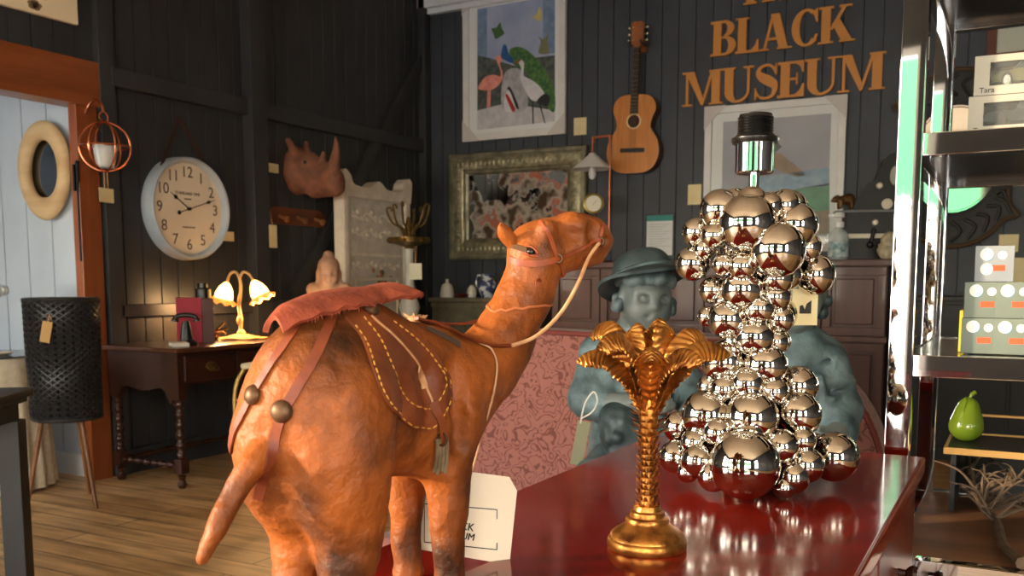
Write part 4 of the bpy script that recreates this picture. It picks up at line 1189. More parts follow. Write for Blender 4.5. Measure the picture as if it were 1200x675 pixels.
for z, amp in ((1.58, .03), (1.46, .022), (1.22, .018)):
    for i in range(11):
        x = -.28 + i * .056
        b.ball((x, -.022, z + amp * math.sin(i * 1.9)), (.022, .012, .016), 10, 6)
    b.tube(vs([(-.29 + i * .058, -.022, z + amp * math.cos(i * 1.9)) for i in range(11)], 4), .007, 6)
b.to('carving', whitew, wp)
b = B()
for (x0, z0, x1, z1) in ((-.26, .5, -.26, 1.12), (.26, .5, .26, 1.12), (-.26, 1.12, .26, 1.12), (-.26, .5, .26, .5), (-.3, 1.3, .3, 1.3)):
    b.box2((min(x0, x1) - .012, -.036, min(z0, z1) - .012), (max(x0, x1) + .012, -.015, max(z0, z1) + .012), .004)
b.to('moulding', whitew, wp)
fcol = [mat('painted_orange', (176, 120, 70), .7), mat('painted_green', (96, 104, 62), .7), mat('painted_pink', (178, 110, 92), .7)]
for k, m_ in enumerate(fcol):
    b = B(); random.seed(20 + k)
    for i in range(11):
        x, z = .05 + random.gauss(0, .035), 1.10 + random.gauss(0, .05)
        b.prism([(x + math.cos(t) * .018, z + math.sin(t) * .02) for t in [j * PI / 4 for j in range(8)]], -.0215 - .0004 * k - .00003 * i, -.019)
    b.to('painted_flower', m_, wp)

# pedestal and bust
bp = P(386, 346, d=6.25); bz = bp.z
pd = thing('pedestal', 'dark turned pedestal behind the camel carrying the stone bust', 'pedestal', (bp.x, bp.y, 0))
B().lathe([(0, 0), (.15, 0), (.15, .03), (.12, .06), (.05, .1), (.045, .3), (.06, .5), (.045, .7), (.06, .85), (.12, .9), (0, .9)], 28).to('column', walnut_z, pd)
zt_ = .985 if bz > 1.02 else bz - .03
B().lathe([(0, .9), (.15, .9), (.155, zt_ - .01), (.15, zt_), (0, zt_)], 28).to('top', walnut_z, pd)
bs_ = thing('buddha_bust', 'pinkish stone bust with a topknot in front of the carved white panel', 'bust', (bp.x, bp.y, zt_), YAW + .25)
k_ = 6.25 / 1107
HZ = EYE - (320 - 330) * k_ - zt_
pr = face((0, 0, HZ), .066, .095, 0) + [K((0, .01, HZ - .14), (0, .005, HZ - .07), .05, .045), K((-.1, .01, .065), (.1, .01, .065), .05, .05), E((0, .01, .05), (.13, .07, .05)), K((0, .01, .03), (0, .01, .1), .07, .06)]
pr += [E((0, .015, HZ + .045), (.072, .08, .068)), E((0, .02, HZ + .118), (.034, .034, .03)), K((-.07, .01, HZ - .0), (-.072, .0, HZ - .06), .014, .012), K((.07, .01, HZ - .0), (.072, .0, HZ - .06), .014, .012), ]
blob('bust', pr, .006, mat('pink_stone', (186, 150, 128), .75, col2=(160, 124, 104), vs=14), bs_, k=.02)

# candelabra on a white column
q = Vector((-4.10, 5.95, 0)); q = P(479, 300, d=6.95)
cb_ = thing('candelabra', 'brass candelabra with curling arms on a white turned column', 'candelabra', (q.x, q.y, 0), YAW)
k_ = 6.95 / 1107
def kz(py): return EYE - (py - 330) * k_
marble = mat('column_white', (206, 204, 196), .4, col2=(182, 180, 172), vs=10)
B().lathe([(0, 0), (.14, 0), (.14, .03), (.1, .05), (.06, .09), (.05, .2), (.07, .4), (.05, .6), (.055, kz(372)), (.08, kz(360)), (.06, kz(350)), (.045, kz(343)), (0, kz(343))], 28).to('stand', marble, cb_)
B().lathe([(.04, kz(344)), (.05, kz(340)), (.036, kz(330)), (.032, kz(296)), (.04, kz(292)), (0, kz(292))], 24).to('column', marble, cb_)
B().lathe([(.02, kz(296)), (.03, kz(290)), (.15, kz(284)), (.155, kz(279)), (.04, kz(279)), (.035, kz(272)), (.02, kz(262)), (.012, kz(256)), (0, kz(254))], 32).to('drip_dish', brass, cb_)
for k in range(6):
    a = k * PI / 3 + .35; d = Vector((math.cos(a), math.sin(a), 0))
    h = kz(248 if k % 2 else 243)
    b = B(); b.tube(vs([tuple(d * .03 + Vector((0, 0, kz(280)))), tuple(d * .06 + Vector((0, 0, kz(268)))), tuple(d * .12 + Vector((0, 0, kz(262)))), tuple(d * .16 + Vector((0, 0, h))), tuple(d * .135 + Vector((0, 0, h + .018))), tuple(d * .12 + Vector((0, 0, h - .01)))], 6), .008, 8); b.to('arm', brass, cb_)
    b = B(); b.lathe([(.012, 0), (.03, .01), (.036, .03), (.02, .035), (0, .035)], 14, frame(d * .13 + Vector((0, 0, kz(286))))); b.to('leaf_cup', brass, cb_)
q = P(487, 318, d=6.78); tg = thing('price_tag', 'square pale tag hanging from the brass candelabra', 'tag', q, YAW)
B().box((0, 0, 0), (.09, .002, .115)).to('card', mat('pale_card', (206, 208, 188), .7), tg)
B().tube([(0, 0, .055), (-.01, .03, .18), (.008, .03, .18), (0, 0, .055)], .002, 5).to('string', cord, tg)

# dresser against the back wall
x0, x1 = P(503, 350, v=6.3).x, P(634, 350, v=6.3).x
ztop = P(550, 349, v=6.3).z
oak = mat('grey_carved_oak', (98, 92, 74), .5, col2=(72, 66, 52), vs=14, bump=.12, bs=30)
dr = thing('carved_dresser', 'grey green carved oak dresser in the far corner', 'dresser', ((x0 + x1) / 2, 6.3, 0))
dw = (x1 - x0) / 2
B().box2((-dw, -.02, ztop - .035), (dw, .4, ztop), .008).to('top', oak, dr)
B().box2((-dw + .03, 0, .12), (dw - .03, .4, ztop - .035)).to('carcass', oak, dr)
b = B(); b.box2((-dw + .02, -.012, ztop - .075), (dw - .02, 0, ztop - .04), .004); b.box2((-dw + .02, -.012, ztop - .2), (dw - .02, 0, ztop - .18), .004); b.to('moulding', oak, dr)
for k in range(3):
    xx = -dw + .06 + k * (2 * dw - .12) / 3; ww = (2 * dw - .12) / 3
    d = B().box2((xx + .012, -.016, ztop - .46), (xx + ww - .012, 0, ztop - .22), .006).to('drawer', oak, dr)
    b = B(); b.lathe([(.05, 0), (.045, .008), (.02, .012), (0, .02)], 20, frame((xx + ww / 2, -.016, ztop - .34), (PI / 2, 0, 0))); b.to('rosette', mat('warm_oak', (130, 84, 56), .5), d)
    B().box2((xx + .012, -.016, .16), (xx + ww - .012, 0, ztop - .49), .006).to('door', oak, dr)
B().box2((-dw + .02, -.005, 0), (dw - .02, .39, .12), .006).to('plinth', oak, dr)
k_ = 7.45 / 1107
def item(nm, lb, cat, px, prof, m, v=6.42, seg=24):
    q = P(px, 345, v=v); t = thing(nm, lb, cat, (q.x, v, ztop)); B().lathe(prof, seg).to('body', m, t); return t
white_c = mat('white_ceramic', (206, 204, 194), .3)
item('ceramic_bottle', 'white bell shaped ceramic bottle at the left of the dresser top', 'bottle', 524, [(0, 0), (.055, 0), (.058, .01), (.05, .07), (.04, .1), (.014, .115), (.012, .14), (.016, .145), (0, .145)], white_c)
t = item('ceramic_shell', 'small white ceramic lump beside the blue jug', 'ornament', 553, [(0, 0), (.03, 0), (.042, .03), (.034, .07), (.016, .095), (0, .1)], white_c, 6.45, 7)
jug_m = mat('blue_white_china', (54, 66, 104), .2, col2=(188, 196, 206), vs=22, lo=.5, hi=.56)
t = item('china_jug', 'blue and white china jug on the dresser', 'jug', 571, [(0, 0), (.05, 0), (.046, .015), (.075, .06), (.08, .1), (.06, .14), (.042, .16), (.05, .185), (.044, .185), (.036, .16), (0, .155)], jug_m, 6.4)
B().tube(vs([(-.045, 0, .17), (-.09, 0, .17), (-.1, 0, .11), (-.075, 0, .07)], 6), .008, 8).to('handle', jug_m, t)
B().prism([(.04, .165), (.072, .19), (.045, .19)], -.012, .012).to('spout', jug_m, t)
t = item('pewter_candlestick', 'dark pewter candlestick beside the camel\'s neck on the dresser', 'candlestick', 594, [(0, 0), (.05, 0), (.05, .015), (.02, .03), (.016, .07), (.03, .09), (.015, .11), (.016, .18), (.03, .2), (.03, .22), (.014, .24), (.016, .3), (0, .3)], mat('pewter', (92, 92, 92), .3, .9), 6.35)
q = P(541, 346, v=6.38); t = thing('red_dish', 'small dark red dish between the bottle and the jug', 'dish', (q.x, 6.38, ztop)); B().lathe([(0, 0), (.03, 0), (.06, .028), (.062, .03), (.055, .03), (.028, .008), (0, .008)], 20).to('body', mat('red_glaze', (88, 34, 24), .3), t)

# writing desk with twist legs
dq = P(213, 573, z=0); dl = P(153, 561, z=0)
du1, du0 = dq.x + .04, UL + .06
dv0, dv1 = (dq.y + dl.y) / 2 - .05, 4.70
dtop = .755
dk = thing('writing_desk', 'dark writing desk with barley twist legs against the left wall', 'desk', (du0, dv0, 0))
W_, D_ = du1 - du0, dv1 - dv0
B().box2((-.0, -.03, dtop - .025), (W_ + .02, D_ + .03, dtop), .006).to('top', wood('desk_top', (92, 52, 32), (62, 34, 22), 'y', 14, .3, coat=.3), dk)
b = B(); b.box2((.03, .01, dtop - .2), (W_ - .02, D_ - .01, dtop - .025))
b.to('frame', walnut, dk)
ends = [(.03, dtop - .2), (W_ - .02, dtop - .2), (W_ - .07, dtop - .28)] + [tuple(q) for q in spline([(W_ - .09, dtop - .3), (W_ * .75, dtop - .22), (W_ * .5, dtop - .24), (W_ * .25, dtop - .22), (.1, dtop - .3)], 4)]
b = B(); b.prism(ends, .012, .03); b.to('apron', walnut, dk)
for k in range(3):
    y0 = .05 + k * (D_ - .1) / 3; y1 = y0 + (D_ - .1) / 3 - .02
    d = B().box2((W_ - .022, y0, dtop - .185), (W_ - .006, y1, dtop - .045), .005).to('drawer', walnut, dk)
    ym = (y0 + y1) / 2
    b = B(); b.lathe([(.04, 0), (.034, .004), (0, .005)], 20, frame((W_ - .006, ym, dtop - .11), (0, PI / 2, 0)) @ Matrix.Diagonal((.6, 1, 1, 1))); b.tube(vs([(W_, ym - .035, dtop - .11), (W_ + .02, ym - .03, dtop - .13), (W_ + .02, ym + .03, dtop - .13), (W_, ym + .035, dtop - .11)], 5), .004, 6); b.to('pull', brass, d)
for x in (.06, W_ - .05):
    for y in (.04, D_ - .04):
        b = B(); b.box2((x - .03, y - .03, dtop - .28), (x + .03, y + .03, dtop - .2), .004)
        pts, rr = [], []
        for i in range(57):
            z = .16 + i / 56 * (dtop - .28 - .16); rr.append(.017 + .009 * (.5 + .5 * math.sin(z * 2 * PI / .055))); pts.append((x, y, z))
        b.tube(pts, rr, 12)
        b.box2((x - .028, y - .028, .08), (x + .028, y + .028, .16), .004); b.lathe([(0, 0), (.018, 0), (.026, .02), (.014, .045), (.024, .07), (0, .08)], 14, frame((x, y, 0))); b.to('leg', walnut_z, dk)
b = B()
for (a_, c_2) in (((.06, .04), (W_ - .05, .04)), ((.06, D_ - .04), (W_ - .05, D_ - .04)), ((.06, .04), (.06, D_ - .04))):
    n = 40; pts = [(a_[0] + (c_2[0] - a_[0]) * i / n, a_[1] + (c_2[1] - a_[1]) * i / n, .12) for i in range(n + 1)]
    b.tube(pts, [.013 + .006 * math.sin(i * 1.2) for i in range(n + 1)], 10)
b.to('stretcher', walnut, dk)
# tulip lamp on the desk
q = P(283, 398, z=dtop)
lu = min(q.x, du1 - .12)
q = P(283, 397, u=-4.12)
tl = thing('tulip_lamp', 'lit cream table lamp with two frilled tulip shades on the desk', 'lamp', (q.x, q.y, dtop + .003), YAW)
k_ = (Vector((q.x, q.y, 0))).dot(FW) / 1107
cream_e = mat('cream_enamel', (176, 146, 96), .35)
b = B(); b.sheet(36, 9, lambda a, c: Vector((math.cos(a * 2 * PI) * (28 - 20 * c) * k_ * (1 + .1 * math.sin(a * 2 * PI * 5) * (1 - c)), math.sin(a * 2 * PI) * (28 - 20 * c) * k_ * .7, (.004 + .022 * c ** 1.5 + .003 * math.sin(a * 12 * PI) * (1 - c)))), .005, True); b.lathe([(.03, .018), (.026, .04), (.014, .055), (.0, .06)], 16); b.lathe([(0, 0), (.08, 0), (.08, .004), (0, .004)], 20); b.to('base', cream_e, tl)
b = B()
b.tube(vs([(-.005, 0, .04), (.0, 0, .12), (-.008, 0, .2), (.006, 0, .30), (.0, 0, 72 * k_), (-.0, 0, 75 * k_)], 6), [.012] * 16 + [.009] * 15, 10)
b.ball((-.004, -.008, .11), (.02, .012, .03), 10, 8); b.to('stem', cream_e, tl)
glow = mat('glowing_frosted_glass', (255, 220, 160), .5, emit=(255, 190, 95), es=7.0)
frill = mat('amber_frill_glass', (226, 150, 84), .4, emit=(240, 140, 55), es=.9)
for sx, tilt, cx_, cz_ in ((-1, .28, -15, 66), (1, -.5, 16, 68)):
    b = B(); b.tube(vs([(0, 0, 70 * k_), (sx * 4 * k_, 0, 78 * k_), (sx * 11 * k_, 0, 76 * k_), (cx_ * k_, -.0, cz_ * k_)], 6), .008, 8); b.to('arm', cream_e, tl)
    M = frame((cx_ * k_, 0, cz_ * k_), (0, tilt * .9, 0))
    sd_ = B(); sd_.lathe([(.012, .0), (.022, -.01), (.04, -.035), (.052, -.07), (.054, -.1), (.052, -.1), (.05, -.07), (.038, -.037), (.02, -.013), (.01, -.003)], 28, M, cap=False); sd_ = sd_.to('shade', glow, tl)
    def frf(a, c, M=M):
        th = a * 2 * PI; r = .052 + .026 * c * (1 + .22 * math.sin(th * 8)); return M @ Vector((math.cos(th) * r, math.sin(th) * r, -.098 - .026 * c + .008 * c * math.sin(th * 8)))
    b = B(); b.sheet(64, 6, frf, .003, True); b.to('frill', frill, sd_)
    l = bpy.data.lights.new('lamp_bulb', 'POINT'); l.energy = 8; l.color = (1, .62, .28); l.shadow_soft_size = .03
    o = bpy.data.objects.new('lamp_bulb', l); C.objects.link(o); o.parent = tl; o.location = M @ Vector((0, 0, -.13))
# box file and things on the desk
q = P(231, 404, u=-4.1)
bx = thing('red_box_file', 'red upright box with black spine standing on the desk left of the lamp', 'box', (q.x, q.y, dtop), YAW + .35)
B().box2((-.105, -.04, 0), (.03, .1, .255), .004).to('box_body', mat('crimson_cloth', (150, 28, 50), .6), bx)
B().box2((.03, -.042, 0), (.095, .102, .25), .004).to('spine', mat('red_brown_leather', (74, 34, 28), .5), bx)
q = P(219, 404, u=-3.99); t = thing('desk_telephone', 'small black desk telephone in front of the red box', 'telephone', (q.x, q.y, dtop), YAW)
blk = mat('bakelite', (18, 17, 18), .3)
B().lathe([(0, 0), (.06, 0), (.06, .015), (.035, .03), (.025, .1), (.02, .13), (0, .135)], 20).to('body', blk, t)
B().tube(vs([(-.06, 0, .13), (-.05, 0, .155), (0, 0, .165), (.05, 0, .155), (.06, 0, .13)], 5), [.02] * 3 + [.013] * 15 + [.02] * 3, 10).to('handset', blk, t)
q = P(238, 350, u=-4.25); t = thing('black_canister', 'tall black canister behind the red box on the desk', 'canister', (q.x, q.y, dtop), 0)
B().lathe([(0, 0), (.045, 0), (.045, .3), (.03, .31), (.03, .335), (0, .34)], 20).to('body', blk, t)
q = P(210, 405, u=-3.93); o = B().box((0, 0, .012), (.09, .06, .02), (.1, 0, 0), .003).to('price_tag', mat('white_card', (206, 200, 188), .7)); o.location = (q.x, q.y, dtop + .002); o.rotation_euler = (0, 0, 1.2); tag(o, 'small white folded tag lying on the desk corner', 'tag')
b = B(); random.seed(4)
q = P(252, 392, u=-4.15)
for i in range(7): b.tube(vs([(0, 0, .01), (random.uniform(-.03, .04), random.uniform(-.03, .03), .05), (random.uniform(-.05, .08), random.uniform(-.05, .05), random.uniform(.02, .12))], 5), .006, 6)
b.lathe([(0, 0), (.035, 0), (.02, .02), (0, .03)], 14)
o = b.to('metal_leaf_ornament', brass); o.location = (q.x, q.y, dtop); tag(o, 'small brass leaf ornament between the red box and the lit lamp', 'ornament')
# gold stool
gs = thing('gilt_stool', 'gilt metal stool with pale seat in front of the writing desk', 'stool', (-3.62, 4.05, 0), .2)
q = P(337, 432, d=4.75); gs.location = (q.x, q.y, 0)
gilt = mat('gilt_metal', (176, 144, 84), .4, .7)
zs = EYE - (424 - 330) * 4.75 / 1107
B().box2((-.17, -.17, zs - .03), (.17, .17, zs), .014, 3).to('seat', mat('pale_seat', (196, 184, 152), .7), gs)
for sx in (-1, 1):
    for sy in (-1, 1): B().tube(vs([(sx * .15, sy * .15, zs - .02), (sx * .19, sy * .19, zs - .18), (sx * .17, sy * .17, 0)], 5), .011, 8).to('leg', gilt, gs)
B().tube([(-.19, -.19, zs - .18), (.19, -.19, zs - .18), (.19, .19, zs - .18), (-.19, .19, zs - .18)], .007, 6, True).to('stretcher', gilt, gs)

# woven black lampshade planter on wooden legs
q = P(84, 590, z=0); kd = q.dot(FW)
k_ = kd / 1107
bk = thing('cane_basket_stand', 'tall black woven cane drum on splayed wooden legs by the doorway', 'basket', (q.x, q.y, 0), YAW)
zb, zt2, rb, rt = EYE - (490 - 330) * k_, EYE - (351 - 330) * k_, 37.5 * k_, 40 * k_
cane = mat('black_cane', (34, 34, 36), .38)
b = B(); NC = 26; NR = 20
def cp(th, z, o=0.0):
    r = rb + (rt - rb) * (z - zb) / (zt2 - zb) + o; return (math.cos(th) * r, math.sin(th) * r, z)
for i in range(NC):
    for o in (-.05, .05): b.tube([cp((i + .5) * 2 * PI / NC + o, zb + (zt2 - zb) * j / 6) for j in range(7)], .0042, 4)
dzr = (zt2 - zb) / NR
for j in range(NR):
    for o in (-.22, .22): b.tube([cp(2 * PI * k / 40, zb + (j + .5 + o * .6) * dzr, .003) for k in range(40)], .0042, 4, True)
for sg in (-1, 1):
    for i in range(NC):
        b.tube([cp(i * 2 * PI / NC + sg * (2 * PI / NC) * j, zb + dzr * j, .005) for j in range(NR + 1)], .0048, 4)
b.to('woven_cane', cane, bk)
b = B()
for z, r in ((zb, rb), (zt2, rt)): b.tube([(math.cos(2 * PI * k / 40) * r, math.sin(2 * PI * k / 40) * r, z) for k in range(40)], .011, 8, True)
b.to('rim', cane, bk)
B().lathe([(0, zb - .005), (rb, zb - .005), (rb, zb + .01), (0, zb + .01)], 36).to('bottom', cane, bk)
lw_ = wood('leg_wood', (128, 84, 48), (92, 58, 32), 'z', 16, .45)
for a in (-.55, PI + .55, PI / 2, ):
    B().tube([(math.cos(a) * rb * .72, math.sin(a) * rb * .72, zb - .0), (math.cos(a) * rb * 1.28, math.sin(a) * rb * 1.28, 0)], [.013, .0095], 10).to('leg', lw_, bk)
q = P(54, 389, d=kd - .19); tg = thing('price_tag', 'brown paper tag hanging on the black cane drum', 'tag', q, YAW + .1)
B().box((0, 0, 0), (.045, .002, .1), (0, .2, 0)).to('card', mat('kraft_card', (168, 134, 84), .7), tg)
B().tube([(.01, 0, .045), (.015, .012, .085), (.02, .014, .06), (.01, 0, .045)], .0018, 5).to('string', cord, tg)

# side table with black edge at the far left
q = P(-24, 500, d=2.80)
st_ = thing('black_side_table', 'black side table with square legs at the lower left edge', 'table', (q.x, q.y, 0), YAW + .12)
zt3 = EYE - (466 - 330) * 2.8 / 1107
B().box2((-.5, -.26, zt3 - .028), (.066, .26, zt3), .006).to('top', blackw, st_)
b = B(); b.box2((-.48, -.24, zt3 - .045), (.052, .24, zt3 - .028), .004); b.box2((-.46, -.22, zt3 - .1), (.03, .22, zt3 - .045)); b.to('apron', blackw, st_)
for x in (-.44, .012):
    for y in (-.2, .2): B().box2((x - .034, y - .034, 0), (x + .034, y + .034, zt3 - .1), .004).to('leg', blackw, st_)

# cloth draped table in the doorway with glass things
ct_ = thing('draped_table', 'small table under a white ribbed cloth inside the doorway', 'table', (-4.84, 3.0, 0))
b = B()
b.cyl((0, 0, .68), (0, 0, .70), .3, seg=40); b.to('top', blackw, ct_)
for a in range(4): B().cyl((math.cos(a * PI / 2 + .4) * .2, math.sin(a * PI / 2 + .4) * .2, 0), (math.cos(a * PI / 2 + .4) * .2, math.sin(a * PI / 2 + .4) * .2, .68), .016, seg=10).to('leg', blackw, ct_)
cth = mat('white_ribbed_cloth', (216, 206, 184), .85, col2=(198, 186, 160), vs=30)
b = B(); b.sheet(160, 10, lambda a, c: Vector((math.cos(a * 2 * PI) * (.315 + .012 * c * math.sin(a * 2 * PI * 22) + .03 * c), math.sin(a * 2 * PI) * (.315 + .012 * c * math.sin(a * 2 * PI * 22) + .03 * c), .705 - .69 * c)), .003, True)
b.cyl((0, 0, .702), (0, 0, .708), .316, seg=40)
cl_ = b.to('tablecloth', cth); cl_.location = (-4.84, 3.0, 0); tag(cl_, 'white ribbed cloth hanging to the floor over the doorway table', 'tablecloth')
o = B().lathe([(0, .0), (.335, .0), (.335, .01), (0, .01)], 48).to('glass_top', glass_mat('table_glass', (60, 66, 66), .75)); o.location = (-4.84, 3.0, .709); tag(o, 'round dark glass top lying on the draped doorway table', 'table top')
q = P(30, 340, d=5.0)
cr_ = thing('crystal_lamp', 'cut crystal lamp with a beaded glass ring on the draped table', 'lamp', (-4.82, 3.02, .719), YAW)
cry = mat('crystal', (226, 232, 232), .06, trans=.55, ior=1.5, spec=1)
zz0 = .719
k5 = 5.1 / 1107
def cz_(py): return EYE - (py - 330) * k5 - zz0
B().lathe([(0, 0), (.07, 0), (.07, .012), (.03, .03), (.014, .05), (.012, .1), (.0, .1)], 20).to('base', chrome2, cr_)
B().lathe([(0, .08), (.03, .09), (.05, .13), (.035, .18), (.05, .22), (.02, .25), (.012, .28), (0, .28)], 8).to('stem', cry, cr_)
b = B()
for i in range(22):
    a = 2 * PI * i / 22; b.ball((math.cos(a) * .125, math.sin(a) * .125, .335), (.017, .017, .026), 6, 5)
b.to('crystal_bead', cry, cr_)
b = B(); b.tube([(math.cos(2 * PI * i / 30) * .125, math.sin(2 * PI * i / 30) * .125, .362) for i in range(30)], .006, 6, True); b.tube([(math.cos(2 * PI * i / 30) * .125, math.sin(2 * PI * i / 30) * .125, .308) for i in range(30)], .005, 6, True)
for i in range(3): a = i * 2.1; b.tube([(0, 0, .275), (math.cos(a) * .125, math.sin(a) * .125, .308)], .004, 6)
b.to('ring', chrome2, cr_)
t = thing('black_speaker', 'small black box on the draped table at the left edge', 'box', (-4.98, 2.93, .719), YAW)
B().box2((-.06, -.05, 0), (.06, .05, .23), .008).to('cabinet', blackw, t)
B().lathe([(.04, 0), (.045, .004), (.02, .002), (0, .001)], 20, frame((0, -.0505, .09), (PI / 2, 0, 0))).to('cone', blk, t)
t = thing('saucer', 'pale flat dish on the glass table top by the cane drum', 'dish', (-4.68, 3.02, .719)); B().lathe([(0, 0), (.04, 0), (.07, .012), (.068, .015), (.03, .006), (0, .006)], 24).to('dish', cream_p, t)
# ================================================================= back wall pictures
pf = mat('white_frame', (226, 226, 224), .45, col2=(214, 214, 214), vs=5)
prot = mat('corner_guard_card', (202, 198, 196), .7)
def poly_art(parent, name, m, pts, lay, y0):
    b = B(); b.prism(pts, y0 - .0004 * lay - .0003, y0); return b.to(name, m, parent)
def am(nm, c, c2=None, s=20): return mat(nm, c, .6, col2=c2, vs=s)
def framed(nm, lb, cat, x0, x1, z0, z1, fw, fm, depth=.035):
    t = thing(nm, lb, cat, ((x0 + x1) / 2, VB - .002, (z0 + z1) / 2)); w2, h2 = (x1 - x0) / 2, (z1 - z0) / 2
    b = B()
    for (a, c, e, f) in ((-w2, -h2, w2, -h2 + fw), (-w2, h2 - fw, w2, h2), (-w2, -h2 + fw, -w2 + fw, h2 - fw), (w2 - fw, -h2 + fw, w2, h2 - fw)): b.box2((a, -depth, c), (e, 0, f), .003)
    b.to('frame', fm, t); return t, w2, h2
def guards(t, w2, h2, s, y, corners):
    for sx, sz in corners:
        b = B(); b.prism([(sx * (w2 + .004), sz * (h2 + .004)), (sx * (w2 - s), sz * (h2 + .004)), (sx * (w2 + .004), sz * (h2 - s * 1.05))], y - .004, y - .0005); b.to('corner_guard', prot, t)
# bird print
bx0, bx1, bz0, bz1 = -4.10, -3.18, 2.24, 3.40
t, w2, h2 = framed('bird_print', 'white framed print of flamingo, peacock and crane on the back wall', 'picture', bx0, bx1, bz0, bz1, .055, pf)
B().box2((-w2 + .05, -.016, -h2 + .05), (w2 - .05, -.004, h2 - .05)).to('mount', mat('white_mount', (226, 228, 230), .6), t)
def bpx(px, py):
    q = P(px, py, v=VB - .018); return (q.x - (bx0 + bx1) / 2, q.z - (bz0 + bz1) / 2)
Z3 = 500 / 130.0
def A_(pts): return [bpx(540 + x / 3.854, y / 3.857) for x, y in pts]
pr_ = poly_art(t, 'print', am('print_sky', (146, 160, 196), (172, 182, 208), 4), A_([(75, 40), (425, -20), (425, 548), (75, 588)]), 1, -.016)
def art(nm, m, pts, lay, sp=True):
    pts = A_([tuple(q) for q in (spline(pts, 5, True) if sp else pts)]); poly_art(pr_, nm, m, pts, lay, -.0165)
art('backdrop_panel', am('print_panel', (108, 132, 168), (128, 150, 182)), [(75, 44), (118, 36), (118, 260), (75, 262)], 1, False)
art('backdrop_panel', am('print_panel', (108, 132, 168)), [(372, 0), (425, -16), (425, 240), (372, 245)], 1, False)
art('foliage', am('print_foliage', (62, 72, 72), (98, 102, 96), 30), [(75, 250), (130, 262), (250, 300), (340, 260), (425, 250), (425, 500), (75, 500)], 2, False)
art('pale_ground', am('print_ground', (186, 186, 194), (206, 204, 208)), [(75, 500), (190, 470), (300, 480), (425, 500), (425, 548), (75, 588)], 3, False)
art('tree_stump', am('print_stump', (160, 160, 168), (190, 190, 194)), [(200, 330), (280, 325), (300, 490), (190, 490)], 4)
pinkm = am('print_pink', (222, 134, 124), (236, 164, 150))
art('flamingo', pinkm, [(78, 400), (110, 350), (150, 338), (178, 345), (180, 320), (166, 285), (158, 262), (172, 250), (190, 262), (182, 280), (176, 290), (188, 325), (188, 360), (160, 395), (125, 408)], 5)
for x in (122, 130): art('flamingo', pinkm, [(x, 400), (x + 6, 400), (x + 4, 470), (x + 1, 490), (x - 4, 485)], 5, False)
art('peacock', am('print_green', (46, 92, 62), (92, 132, 66), 40), [(222, 225), (262, 212), (310, 235), (370, 300), (420, 395), (425, 500), (395, 490), (340, 400), (300, 330), (250, 300), (225, 270)], 6)
art('peacock', am('print_blue', (34, 72, 140), (46, 98, 150)), [(192, 206), (206, 206), (216, 240), (238, 268), (232, 286), (200, 272), (182, 258)], 7)
whm = am('print_white', (226, 226, 230), (208, 208, 216))
art('crane', whm, [(268, 345), (300, 352), (345, 380), (378, 425), (350, 455), (318, 450), (288, 400)], 8)
art('crane', whm, [(262, 282), (276, 272), (286, 286), (284, 320), (280, 350), (268, 348), (274, 310)], 8)
art('crane', am('print_red', (170, 44, 40)), [(240, 295), (266, 280), (272, 272), (262, 272)], 9, False)
dkm = am('print_dark', (44, 44, 46))
art('crane', dkm, [(345, 455), (378, 425), (402, 440), (392, 480), (360, 470)], 9)
for a_, c_3 in (((322, 455), (325, 560)), ((352, 462), (378, 556))): art('crane', dkm, [a_, (a_[0] + 7, a_[1]), (c_3[0] + 5, c_3[1]), c_3], 9, False)
art('penguin', am('print_white', (226, 226, 230)), [(200, 440), (215, 405), (232, 415), (246, 470), (236, 505), (206, 505), (196, 475)], 9)
art('penguin', dkm, [(210, 400), (226, 398), (258, 470), (262, 495), (248, 480), (226, 420)], 10)
art('penguin', am('print_red', (170, 44, 40)), [(203, 430), (216, 432), (246, 490), (236, 505), (222, 480)], 11)
lf = am('print_leaf', (70, 106, 62)); art('parrot', lf, [(140, 130), (162, 125), (178, 102), (184, 126), (196, 150), (178, 166), (158, 176), (150, 155)], 9)
art('butterfly', am('print_yellow', (206, 190, 120)), [(326, 80), (346, 60), (356, 30), (366, 60), (362, 95), (342, 88)], 9)
art('palm_leaf', am('print_olive', (124, 126, 96)), [(352, 240), (362, 190), (350, 165), (376, 178), (398, 150), (392, 190), (400, 240)], 4)
guards(t, w2, h2, .16, -.035, ((-1, -1), (1, -1), (-1, 1), (1, 1)))

# second print, glazed
t, w2, h2 = framed('glazed_print', 'white framed glazed print behind the chrome lamp, reflecting the shop', 'picture', -2.07, -1.10, 1.31, 2.34, .05, pf)
B().box2((-w2 + .045, -.016, -h2 + .045), (w2 - .045, -.004, h2 - .045)).to('mount', MATS['white_mount'], t)
gp = t
p2 = poly_art(t, 'print', am('print_grey', (140, 142, 156), (158, 160, 172), 3), [(-w2 + .13, -h2 + .10), (w2 - .1, -h2 + .10), (w2 - .1, h2 - .11), (-w2 + .13, h2 - .11)], 1, -.0165)
def gpx(px, py):
    q = P(px, py, v=VB - .02); return (q.x + 1.585, q.z - 1.825)
def art2(nm, m, pts, lay): poly_art(p2, nm, m, [gpx(*q) for q in pts], lay, -.017)
art2('painted_bird', am('print_brown', (122, 92, 62), (150, 118, 82), 16), [(900, 178), (915, 180), (935, 196), (945, 205), (935, 208), (918, 202), (905, 195)], 2)
art2('painted_bird', am('print_dark', (44, 44, 46)), [(893, 163), (908, 162), (916, 172), (905, 182), (895, 178)], 3)
art2('painted_blue_reflection', am('print_blue_reflection', (112, 150, 178), (140, 174, 196)), [(890, 208), (972, 196), (972, 218), (890, 224)], 2)  # blue window reflection on the glass, painted into the artwork as a band
art2('painted_green_reflection', am('print_green_reflection', (42, 132, 84), (30, 96, 70)), [(930, 222), (972, 214), (972, 246), (930, 252)], 2)  # green band: the window's reflection in the glazing, put in as colour
